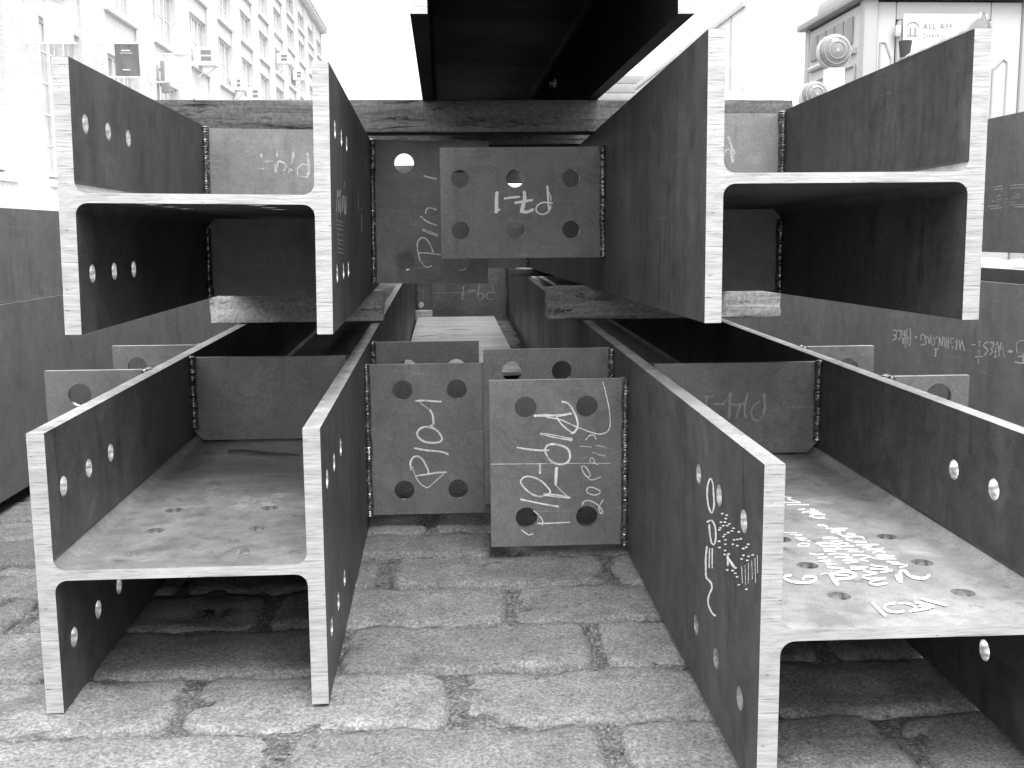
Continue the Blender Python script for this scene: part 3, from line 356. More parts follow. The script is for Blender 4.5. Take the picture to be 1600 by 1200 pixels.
'BRflange': [0, 0.0, [[2373,1144,2313,1145,2428,1116,2357,1123,2483,1072,2403,1085,2522,1025,2440,1041,2549,976,2456,997,2562,923,2460,948,2544,878,2471,897,2540,829,2442,857,2512,788,2415,817,2462,757,2386,782,2414,725,2320,759,2340,706,2257,740,2227,717,2250,732,2157,765,2225,752,2111,822,2192,804,2083,877,2174,854,2088,920,2172,897,2113,960,2182,941,2121,1004,2212,979,2140,1047,2221,1026,2159,1091,2233,1071,2180,1126,2258,1104,2221,1148,2288,1126,2266,1162,2331,1135,2325,1156,2362,1133],[2500,532,2517,535,2458,539,2503,549,2378,575,2410,582,2300,605,2317,619,2251,618,2211,646,2196,617,2127,647,2134,605,2062,633,2097,582,2006,613,2059,556,1987,579,2058,515,1962,544,2047,480,1969,502,2065,439,1970,464,2077,402,2001,420,2099,374,2039,384,2122,366,2100,350,2141,359,2183,332,2168,362,2249,328,2200,377,2293,343,2242,400,2317,374,2269,432,2348,406,2288,470,2376,442,2302,513,2399,484,2321,556,2418,526,2353,553,2391,542],[2489,224,2447,236,2518,208,2424,235,2533,167,2436,195,2551,126,2446,156,2553,88,2469,113,2574,39,2463,73,2574,-15,2465,20,2559,-71,2472,-42,2560,-128,2459,-95,2554,-171,2450,-135,2544,-193,2444,-157,2522,-199,2444,-168,2511,-203,2434,-171,2503,-209,2420,-176,2473,-206,2432,-189],[2340,241,2308,251,2355,231,2293,249,2360,144,2289,166,2364,58,2287,83,2363,-27,2289,-3,2342,-26,2310,-16],[2198,285,2167,295,2223,271,2142,296,2211,191,2141,213,2204,109,2135,132,2193,29,2133,49,2178,28,2147,38],[2500,-203,2470,-186,2501,-215,2422,-170,2402,-205,2331,-164,2314,-198,2232,-153,2250,-198,2158,-153,2205,-200,2130,-170,2201,-219,2107,-186,2208,-244,2119,-219,2257,-292,2164,-269,2318,-351,2246,-333,2382,-411,2285,-383,2400,-456,2302,-422,2393,-491,2304,-457,2365,-517,2286,-484,2323,-542,2230,-499,2243,-550,2174,-516,2175,-557,2104,-519,2102,-550,2050,-517,2037,-540,1987,-504,1973,-528,1925,-493,1936,-514,1913,-498],[1445,402,1406,422,1449,387,1356,435,1409,385,1314,434,1368,384,1273,432,1324,385,1239,428,1293,380,1196,429,1258,379,1164,427,1225,378,1136,424,1199,374,1102,423,1172,371,1070,423,1119,386,1080,405],[1427,445,1383,459,1454,427,1355,458,1459,385,1344,422,1450,347,1346,380,1442,308,1347,339,1416,308,1372,322],[781,518,771,521,787,514,765,521,773,451,749,459,756,389,736,397,744,326,718,335,736,327,726,330],[644,570,634,574,649,566,628,574,635,497,612,505,620,428,596,436,605,359,580,367,597,359,587,363],[510,637,501,640,517,632,494,640,511,559,488,566,504,485,481,493,497,411,475,419,491,411,481,414],[381,708,372,711,387,704,366,711,374,639,350,647,356,575,338,581,341,510,323,516,337,509,327,512],[255,778,246,781,260,775,241,781,243,689,225,695,229,602,206,610,211,517,191,524,205,517,196,520],[167,836,158,839,173,832,150,839,163,771,143,778,153,711,135,717,147,649,124,657,139,650,131,653],[1769,844,1770,852,1743,845,1745,865,1713,856,1714,871,1683,862,1684,882,1653,871,1654,889,1629,883,1629,891],[1555,884,1556,891,1531,886,1532,902,1501,894,1503,910,1472,901,1474,920,1443,911,1444,926,1420,921,1420,929],[1590,833,1591,841,1565,835,1567,853,1536,843,1537,861,1506,851,1508,869,1477,861,1479,876,1454,871,1454,879],[1826,722,1827,730,1800,723,1802,743,1770,733,1771,751,1739,741,1741,760,1709,750,1710,768,1685,762,1685,770],[1631,777,1632,785,1606,780,1608,796,1576,787,1578,806,1547,796,1548,813,1517,803,1519,823,1494,816,1494,824],[1422,815,1422,823,1398,817,1399,835,1369,826,1370,842,1340,834,1342,851,1312,842,1313,859,1289,853,1289,861],[1520,766,1520,774,1495,767,1497,787,1466,777,1467,794,1437,784,1439,804,1408,795,1409,809,1385,805,1385,813],[1712,711,1712,719,1686,715,1688,730,1656,723,1657,739,1626,730,1628,749,1596,739,1598,757,1572,751,1573,759],[1840,646,1841,654,1815,648,1816,666,1784,657,1785,675,1753,665,1755,685,1723,676,1724,692,1698,687,1699,695],[1905,602,1906,610,1879,603,1880,623,1848,614,1849,631,1817,622,1818,641,1786,630,1788,650,1761,644,1762,652],[1222,820,1223,827,1199,822,1200,838,1171,831,1173,846,1144,838,1145,854,1116,846,1117,862,1094,857,1094,864],[1292,767,1293,775,1269,771,1270,785,1240,778,1242,795,1212,785,1214,803,1184,794,1186,811,1162,805,1163,813],[1463,698,1464,706,1438,699,1440,719,1409,707,1411,727,1381,716,1382,735,1352,725,1354,744,1329,737,1330,745],[1619,628,1620,635,1594,630,1595,647,1564,638,1566,657,1535,649,1536,664,1505,658,1507,672,1482,668,1482,676],[1681,584,1682,592,1656,588,1657,603,1626,596,1627,613,1596,604,1598,623,1567,615,1568,629,1543,626,1543,633],[984,846,984,854,961,849,963,865,934,856,936,873,908,863,909,882,881,872,883,889,860,883,861,890],[1582,573,1582,580,1557,576,1558,592,1527,585,1529,600,1498,593,1499,610,1469,601,1470,620,1445,614,1446,621],[1181,693,1182,701,1158,694,1159,713,1130,703,1132,721,1103,713,1104,728,1075,721,1077,736,1053,732,1054,739],[1034,742,1035,750,1012,745,1013,760,985,753,986,768,958,760,959,777,931,769,932,784,909,780,910,787],[891,793,892,800,869,794,870,812,843,803,844,819,816,810,818,828,790,818,792,835,769,829,770,837],[1590,516,1591,524,1565,517,1567,537,1536,528,1537,544,1506,536,1508,554,1477,544,1478,564,1453,558,1454,565],[1237,624,1237,631,1213,627,1215,642,1185,633,1187,653,1157,643,1159,660,1130,650,1131,670,1108,663,1108,671],[1028,671,1029,679,1006,674,1007,690,979,682,980,699,952,690,953,707,925,698,926,715,903,710,904,717],[571,827,572,834,550,828,551,845,525,835,526,853,500,845,501,859,475,851,477,868,455,862,456,869],[644,771,644,778,623,773,624,789,597,779,599,798,572,787,574,806,547,796,548,812,527,807,527,814],[769,717,770,724,748,719,749,735,722,726,723,745,696,734,697,753,670,742,672,760,650,754,650,761],[1894,462,1894,470,1868,463,1869,484,1837,473,1838,494,1806,483,1807,501,1775,493,1776,510,1750,505,1751,513],[1868,391,1868,399,1842,395,1843,410,1811,403,1812,421,1780,413,1781,430,1749,421,1751,441,1724,435,1725,443],[1584,440,1585,448,1559,442,1561,461,1529,451,1531,471,1500,461,1502,479,1471,471,1472,487,1447,483,1448,490],[1599,386,1600,394,1574,389,1576,406,1545,398,1546,416,1515,407,1516,425,1485,415,1487,435,1462,429,1463,437],[1411,453,1411,461,1387,455,1388,474,1358,466,1359,482,1329,475,1331,491,1301,483,1302,501,1278,495,1278,503],[763,642,763,649,741,645,742,659,715,652,717,668,689,659,691,678,664,667,665,686,643,680,644,687],[543,699,544,706,522,701,524,717,497,709,499,725,473,717,474,732,448,724,449,741,428,736,429,743],[386,764,386,771,365,766,367,782,341,773,343,790,317,780,319,798,293,788,295,805,274,799,274,806],[832,576,833,584,810,580,811,594,784,588,785,603,758,595,759,612,732,602,733,622,711,615,712,622],[593,637,594,645,572,639,573,656,547,647,548,665,522,656,523,671,497,664,498,679,477,675,478,682],[1094,386,1095,393,1071,387,1073,407,1044,396,1046,416,1017,407,1018,423,990,414,991,433,968,427,968,435],[1211,315,1212,323,1187,318,1189,336,1159,326,1161,345,1132,336,1133,354,1104,345,1106,363,1082,358,1082,366],[1457,242,1458,250,1433,243,1434,264,1404,255,1405,272,1375,263,1376,282,1346,272,1348,292,1323,286,1324,294],[1089,324,1090,331,1066,328,1067,342,1039,336,1040,352,1012,345,1013,361,984,354,986,371,962,366,963,373],[998,311,998,319,975,314,976,331,948,322,950,342,921,333,923,348,895,342,896,358,873,354,874,361],[921,243,921,250,898,247,899,261,872,256,873,271,845,264,846,281,819,275,820,289,797,285,798,293],[592,306,593,313,571,307,573,326,546,316,547,334,521,327,522,341,496,334,497,352,476,347,476,354]]],
'BRweb': [2, 0.00665, [[1896,5428,1905,5455,1897,5412,1914,5464,1932,5382,1953,5443,1970,5360,1989,5414,1986,5346,2007,5381,1983,5374,1968,5314,1944,5360,1927,5292,1907,5314,1913,5294,1906,5253,1926,5304,1926,5221,1947,5278,1948,5179,1974,5246,1989,5129,2009,5183,2028,5062,2053,5125,2053,5083,2039,5025,1999,5085,1981,5028,1908,5114,1888,5050,1814,5135,1797,5082,1805,5123,1796,5097],[1794,4945,1803,4974,1795,4926,1815,4992,1904,4923,1921,4977,2010,4908,2031,4974,2116,4893,2141,4971,2130,4917,2140,4946],[1868,4653,1877,4684,1871,4640,1889,4700,1906,4646,1924,4707,1938,4647,1960,4720,1972,4649,1997,4732,1987,4676,1996,4707],[2056,4661,2065,4689,2056,4642,2077,4708,2076,4636,2100,4710,2099,4642,2119,4701,2118,4632,2143,4707,2132,4655,2141,4683],[1871,4490,1879,4520,1874,4477,1891,4539,1906,4483,1927,4560,1941,4503,1960,4569,1973,4509,1996,4588,2008,4528,2026,4587,2040,4527,2061,4593,2069,4518,2096,4600,2102,4518,2127,4595,2135,4519,2158,4590,2148,4539,2158,4570],[1979,4458,1988,4486,1979,4442,1999,4501,2032,4427,2056,4499,2089,4427,2108,4482,2144,4418,2163,4473,2154,4431,2164,4458],[1917,4264,1923,4292,1924,4260,1934,4313,1952,4284,1966,4350,1982,4313,1997,4386,2012,4349,2027,4407,2039,4357,2062,4433,2069,4358,2094,4433,2102,4354,2124,4416,2132,4335,2158,4404,2164,4321,2189,4392,2177,4339,2188,4369],[1945,4232,1958,4268,1945,4211,1971,4280,1957,4186,1993,4281,1978,4184,2005,4255,1996,4173,2022,4244,2013,4157,2043,4246,2038,4159,2064,4241,2062,4158,2091,4249,2088,4165,2116,4252,2116,4177,2139,4248,2130,4195,2142,4232],[1885,3811,1896,3846,1885,3789,1911,3866,1904,3779,1936,3871,1931,3787,1956,3860,1952,3785,1976,3854,1963,3767,1997,3854,1975,3763,2003,3824,1976,3740,2009,3803,1974,3710,2015,3786,1978,3688,2017,3762,1991,3696,2006,3725],[1946,3637,1954,3661,1947,3624,1964,3673,2045,3621,2061,3668,2141,3612,2160,3668,2237,3606,2259,3666,2249,3623,2258,3648],[2197,3563,2188,3539,2198,3582,2176,3521,2146,3579,2129,3530,2095,3586,2076,3532,2048,3588,2029,3534,2013,3581,1998,3530,1986,3554,1990,3523,1970,3493,1995,3532,1974,3462,1997,3510,1983,3439,2007,3497,2003,3435,2021,3486,2028,3431,2047,3488,2056,3430,2077,3490,2084,3434,2102,3486,2095,3448,2103,3472],[2028,3412,2040,3435,2025,3391,2047,3434,2031,3347,2054,3389,2035,3294,2064,3354,2048,3257,2077,3321,2073,3234,2099,3298,2107,3227,2126,3276,2138,3221,2157,3276,2172,3227,2193,3295,2211,3256,2225,3313,2247,3305,2233,3314,2255,3368,2223,3304,2239,3397,2209,3329,2217,3409,2195,3354,2201,3416,2178,3351,2181,3409,2160,3342,2162,3402,2140,3335,2148,3379,2140,3352],[2116,3059,2104,3031,2120,3086,2089,3014,2098,3107,2068,3038,2073,3122,2050,3069,2066,3145,2037,3097,2067,3150,2052,3157,2075,3163,2082,3217,2097,3185,2116,3250,2133,3195,2159,3272,2183,3211,2205,3271,2224,3213,2245,3270,2253,3207,2275,3262,2273,3192,2298,3250,2283,3167,2317,3237,2288,3150,2321,3204,2287,3128,2315,3167,2282,3096,2314,3140,2289,3091,2303,3110],[1753,3194,1763,3226,1754,3173,1778,3249,1779,3181,1800,3249,1803,3189,1822,3249,1823,3183,1849,3261,1846,3183,1872,3258,1869,3183,1892,3244,1888,3167,1916,3239,1911,3160,1935,3222,1931,3145,1957,3215,1944,3161,1956,3192],[1985,3071,1977,3048,1985,3088,1966,3032,1927,3090,1909,3037,1869,3091,1852,3043,1826,3081,1817,3030,1799,2999,1820,3030,1804,2935,1828,2983,1825,2900,1843,2947,1860,2900,1877,2953,1907,2923,1923,2975,1946,2937,1964,2989,1973,2928,1995,2985,1995,2914,2018,2969,2001,2906,2029,2945,2009,2933,1999,2890,1988,2925,1972,2868,1963,2907,1948,2856,1952,2888,1946,2867],[1842,2801,1852,2829,1845,2788,1863,2843,1907,2791,1925,2843,1968,2790,1988,2847,2029,2789,2051,2851,2042,2806,2051,2834],[2106,2995,2118,3026,2105,2972,2133,3046,2157,2961,2187,3042,2210,2955,2240,3034,2262,2946,2293,3027,2279,2970,2291,3001],[2088,2859,2096,2882,2087,2842,2108,2899,2185,2836,2206,2893,2283,2829,2305,2888,2382,2826,2403,2881,2393,2842,2402,2864],[2275,2788,2267,2766,2273,2798,2257,2755,2236,2797,2218,2746,2194,2791,2176,2742,2159,2788,2141,2735,2135,2774,2128,2736,2125,2719,2149,2775,2150,2714,2168,2760,2178,2703,2198,2751,2205,2695,2222,2738,2214,2704,2223,2726],[2145,2629,2154,2653,2145,2611,2167,2674,2223,2624,2246,2687,2301,2636,2325,2700,2383,2656,2401,2705,2394,2669,2403,2694],[2166,2480,2171,2503,2172,2476,2184,2526,2197,2496,2210,2556,2223,2523,2237,2584,2248,2551,2263,2601,2266,2556,2289,2616,2285,2552,2307,2602,2296,2523,2327,2587,2310,2496,2342,2560,2324,2471,2357,2537,2338,2485,2350,2510],[1857,2677,1865,2699,1856,2660,1876,2715,1910,2655,1928,2703,1968,2648,1986,2694,2014,2637,2034,2688,2034,2642,2055,2660,2027,2664,2009,2608,1967,2642,1951,2594,1909,2624,1894,2577,1864,2564,1891,2608,1894,2556,1910,2600,1947,2550,1963,2595,2012,2548,2027,2589,2068,2537,2089,2592,2080,2553,2088,2574],[2160,2346,2166,2384,2170,2359,2183,2404,2202,2371,2221,2424,2243,2376,2264,2430,2301,2372,2319,2414,2364,2353,2381,2394,2390,2332,2417,2378,2387,2366,2368,2312,2329,2347,2311,2300,2276,2343,2257,2293,2230,2347,2214,2308,2192,2370,2172,2324,2172,2384,2154,2346],[2074,2321,2084,2340,2073,2307,2091,2346,2087,2290,2105,2327,2096,2268,2117,2313,2112,2251,2133,2297,2141,2239,2160,2284,2186,2229,2206,2278,2246,2230,2262,2269,2308,2226,2325,2268,2368,2223,2385,2264,2378,2233,2386,2253],[1878,2422,1886,2442,1879,2408,1896,2456,1919,2405,1938,2457,1962,2409,1978,2451,1996,2396,2017,2450,2033,2383,2052,2427,2065,2360,2083,2401,2076,2351,2093,2361,2067,2358,2053,2308,2021,2329,2009,2291,1982,2312,1968,2268,1952,2297,1939,2255,1928,2287,1917,2243,1903,2231,1924,2269,1919,2208,1936,2245,1948,2179,1965,2218,1974,2145,1997,2197,1985,2157,1994,2177],[1577,2961,1586,2989,1578,2943,1599,3008,1610,2942,1634,3015,1644,2945,1668,3019,1678,2951,1700,3017,1705,2945,1730,3018,1729,2943,1752,3004,1747,2932,1770,2990,1762,2912,1790,2981,1782,2904,1805,2963,1793,2916,1804,2943],[1603,2923,1614,2946,1599,2902,1622,2948,1605,2873,1630,2922,1611,2844,1634,2893,1617,2812,1644,2874,1633,2794,1657,2857,1660,2791,1680,2852,1692,2794,1712,2858,1727,2807,1744,2858,1754,2807,1772,2858,1773,2797,1793,2849,1787,2781,1810,2838,1803,2771,1822,2816,1817,2756,1836,2802,1826,2763,1836,2787],[1584,2692,1592,2714,1586,2680,1601,2725,1668,2677,1682,2719,1749,2672,1764,2716,1831,2669,1846,2711,1840,2678,1847,2700],[1576,2613,1584,2637,1578,2600,1594,2650,1625,2600,1643,2653,1673,2600,1692,2655,1720,2599,1741,2659,1733,2617,1741,2641],[1578,2479,1585,2503,1580,2467,1596,2517,1615,2472,1631,2523,1648,2474,1668,2534,1685,2486,1700,2530,1715,2479,1735,2533,1745,2471,1763,2517,1772,2454,1790,2498,1794,2426,1819,2485,1821,2409,1844,2464,1832,2421,1842,2444],[1612,2335,1620,2358,1614,2321,1631,2373,1664,2326,1684,2385,1715,2333,1736,2394,1760,2339,1779,2393,1798,2335,1817,2387,1829,2329,1847,2371,1844,2355,1837,2305,1796,2319,1781,2263,1715,2264,1704,2221,1661,2215,1673,2205,1688,2186,1703,2232,1750,2193,1770,2253,1803,2204,1821,2252,1833,2191,1852,2235,1846,2163,1874,2215,1860,2189,1849,2144,1820,2172,1805,2128,1754,2157,1740,2114,1688,2144,1674,2099,1678,2131,1671,2109],[1270,3489,1276,3507,1271,3478,1283,3518,1340,3471,1351,3509,1407,3461,1421,3504,1475,3451,1489,3498,1483,3465,1489,3483],[1360,3388,1366,3406,1362,3379,1373,3414,1409,3373,1419,3406,1458,3360,1472,3405,1500,3354,1514,3396,1519,3345,1537,3388,1523,3374,1515,3340,1494,3368,1482,3325,1455,3353,1444,3317,1420,3342,1410,3306,1413,3331,1408,3314],[1382,3233,1388,3251,1383,3222,1395,3260,1424,3207,1439,3251,1471,3195,1486,3239,1509,3184,1524,3228,1527,3195,1538,3196,1518,3210,1506,3171,1470,3205,1460,3171,1423,3201,1413,3166,1388,3162,1406,3184,1408,3137,1420,3170,1444,3105,1460,3149,1491,3076,1507,3121,1535,3053,1549,3090,1542,3061,1548,3078],[1440,3018,1435,2999,1437,3027,1426,2982,1400,3005,1388,2955,1362,2979,1352,2933,1332,2951,1329,2911,1309,2899,1325,2904,1306,2856,1322,2887,1316,2827,1333,2875,1350,2820,1365,2867,1398,2825,1411,2866,1438,2840,1447,2875,1466,2872,1464,2898,1487,2926,1471,2918,1492,2969,1474,2934,1481,2986,1464,2941,1459,2989,1445,2946,1439,2996,1423,2948,1430,2983,1423,2963],[1348,2527,1356,2548,1346,2507,1367,2562,1368,2501,1383,2540,1385,2480,1404,2529,1404,2465,1424,2518,1427,2463,1441,2502,1447,2457,1463,2504,1469,2457,1485,2510,1491,2462,1507,2513,1514,2468,1529,2514,1524,2481,1530,2502],[1548,2392,1543,2377,1546,2400,1536,2367,1505,2390,1496,2361,1462,2385,1451,2350,1425,2379,1413,2340,1400,2366,1397,2334,1395,2320,1410,2356,1417,2308,1430,2343,1445,2296,1457,2328,1469,2283,1481,2315,1475,2290,1481,2305]]],
'BRweb2': [2, 0.00665, [[1361,2183,1369,2210,1364,2170,1381,2225,1404,2173,1422,2232,1449,2184,1465,2235,1484,2182,1504,2243,1499,2176,1527,2242,1510,2219,1505,2171,1491,2205,1477,2140,1460,2178,1447,2119,1433,2157,1420,2094,1420,2130,1415,2105],[1407,2044,1415,2071,1407,2023,1430,2094,1449,2037,1466,2089,1488,2038,1507,2097,1528,2045,1546,2098,1540,2059,1548,2086],[1384,1938,1393,1964,1386,1924,1404,1976,1445,1906,1468,1970,1509,1901,1527,1950,1568,1883,1591,1944,1581,1899,1591,1925],[1668,1939,1676,1961,1667,1920,1688,1979,1755,1920,1773,1970,1840,1913,1861,1968,1888,1911,1907,1955,1889,1948,1871,1892,1833,1932,1815,1876,1778,1916,1760,1864,1726,1910,1707,1851,1674,1898,1657,1847,1636,1839,1658,1890,1675,1836,1691,1878,1741,1822,1763,1878,1812,1819,1830,1867,1823,1831,1831,1853],[1940,1986,1950,2009,1938,1968,1962,2023,1999,1940,2020,1991,2059,1914,2078,1958,2117,1881,2139,1931,2128,1893,2138,1915],[1889,1856,1900,1882,1887,1833,1915,1901,1960,1815,1986,1877,2041,1799,2062,1849,2104,1774,2130,1833,2132,1752,2165,1814,2140,1788,2125,1741,2092,1770,2075,1723,2033,1761,2010,1697,1976,1741,1956,1682,1963,1721,1954,1696],[2197,2098,2209,2125,2195,2076,2223,2143,2251,2061,2276,2118,2304,2038,2332,2100,2332,2045,2356,2063,2324,2078,2303,2026,2267,2086,2242,2024,2212,2016,2244,2082,2264,1995,2291,2056,2347,1967,2370,2017,2393,1937,2418,1983,2393,1964,2374,1902,2338,1935,2319,1880,2282,1908,2265,1856,2269,1891,2261,1865],[867,1712,855,1673,862,1732,838,1650,842,1740,812,1637,815,1730,792,1641,790,1712,777,1638,765,1685,766,1625,740,1633,762,1622,722,1563,768,1627,730,1518,768,1589,744,1469,780,1546,767,1434,796,1504,797,1406,826,1485,832,1382,865,1478,872,1372,904,1470,916,1374,943,1459,961,1378,985,1458,1002,1382,1025,1481,1047,1426,1058,1500,1088,1476,1090,1537,1123,1540,1102,1553,1138,1613,1097,1548,1131,1657,1088,1565,1109,1675,1076,1586,1081,1686,1049,1586,1041,1672,1018,1589,1008,1663,989,1572,979,1623,981,1568,959,1585,974,1548,946,1555,960,1521,936,1518,943,1502],[1202,1677,1205,1688,1204,1674,1210,1696,1226,1685,1232,1711,1250,1702,1255,1724,1270,1713,1277,1737,1287,1717,1295,1741,1298,1709,1310,1736,1308,1698,1318,1719,1315,1680,1325,1702,1323,1663,1334,1688,1328,1667,1332,1677],[1356,1756,1381,1771,1330,1699,1383,1732,1314,1652,1375,1687,1299,1604,1366,1644,1293,1556,1350,1601,1281,1498,1345,1564,1280,1449,1333,1514,1267,1385,1339,1477,1269,1340,1331,1420,1263,1287,1330,1373,1280,1276,1308,1312],[1357,1661,1366,1702,1367,1652,1385,1735,1423,1689,1445,1788,1481,1737,1505,1833,1522,1749,1562,1867,1553,1736,1602,1850,1580,1706,1626,1802,1600,1677,1641,1757,1609,1649,1653,1728,1609,1632,1657,1690,1614,1653,1633,1611,1606,1642,1597,1554,1579,1614,1557,1512,1542,1588,1511,1483,1490,1568,1458,1474,1430,1564,1397,1465,1367,1551,1338,1464,1347,1527,1333,1485],[1391,1637,1400,1662,1392,1620,1412,1678,1437,1618,1457,1673,1481,1613,1502,1671,1528,1615,1545,1662,1538,1626,1548,1651],[1766,1757,1778,1786,1767,1740,1791,1797,1824,1710,1853,1779,1884,1689,1912,1752,1916,1712,1919,1676,1874,1701,1850,1625,1776,1657,1759,1603,1708,1631,1693,1562,1667,1535,1704,1586,1686,1499,1710,1549,1717,1463,1746,1535,1792,1461,1818,1530,1888,1475,1910,1532,1937,1469,1968,1537,1940,1521,1917,1449,1871,1485,1854,1432,1811,1461,1793,1404,1764,1436,1748,1382,1724,1419,1707,1352,1683,1361,1701,1358,1679,1302,1705,1348,1697,1263,1721,1314,1724,1234,1752,1303,1772,1249,1791,1303,1826,1265,1850,1336,1886,1299,1903,1350,1899,1315,1908,1342],[2135,1531,2122,1538,2159,1563,2131,1579,2189,1632,2164,1647,2218,1695,2198,1722,2230,1718,2240,1792,2234,1712,2278,1823,2248,1710,2296,1803,2254,1688,2308,1772,2246,1642,2309,1721,2238,1580,2296,1654,2243,1526,2289,1598,2254,1479,2303,1569,2273,1442,2326,1547,2302,1427,2348,1522,2334,1418,2373,1507,2367,1415,2404,1504,2401,1420,2434,1515,2438,1445,2458,1538,2473,1489,2484,1568,2503,1528,2514,1601,2526,1570,2531,1606],[2108,1619,2135,1645,2087,1569,2140,1620,2070,1492,2125,1546,2048,1413,2115,1478,2041,1348,2091,1396,2045,1323,2071,1348],[2233,1768,2248,1770,2212,1733,2241,1735,2160,1603,2189,1605,2107,1475,2142,1477,2061,1350,2089,1352,2055,1317,2069,1319],[1457,682,1478,710,1445,643,1489,702,1441,514,1485,571,1437,386,1482,444,1433,261,1478,319,1445,255,1465,281],[1725,673,1715,643,1723,693,1696,616,1681,674,1659,610,1639,659,1620,599,1604,644,1587,574,1568,601,1569,558,1538,549,1556,539,1521,492,1551,523,1516,437,1558,502,1529,399,1565,463,1546,368,1580,435,1573,358,1598,414,1598,342,1629,417,1630,350,1652,406,1653,349,1677,420,1676,360,1699,432,1700,376,1720,440,1716,399,1725,428],[1737,630,1748,658,1739,616,1762,672,1766,608,1796,681,1800,618,1822,671,1824,609,1851,666,1842,589,1875,652,1858,566,1892,627,1871,545,1900,594,1876,520,1907,565,1875,497,1907,528,1875,499,1884,465,1858,481,1846,420,1819,441,1809,395,1783,416,1769,355,1768,388,1762,365],[1797,376,1805,399,1800,365,1818,416,1875,393,1892,441,1948,418,1968,470,2025,448,2041,493,2037,462,2046,486],[1935,645,1947,669,1933,625,1961,685,1973,612,2001,671,2015,603,2039,653,2034,607,2054,617,2024,621,2005,562,1972,600,1953,538,1927,526,1953,570,1965,494,1996,557,2037,477,2063,532,2089,477,2106,525,2115,553,2082,499,2094,596,2061,540,2070,635,2042,586,2059,629,2046,607],[2062,766,2079,796,2056,738,2095,807,2075,717,2108,778,2088,687,2126,756,2106,667,2139,727,2120,645,2154,709,2130,627,2169,702,2141,619,2179,695,2152,614,2190,686,2163,599,2204,676,2179,581,2219,654,2196,559,2235,628,2213,533,2253,603,2234,515,2266,571,2247,521,2263,550]]],
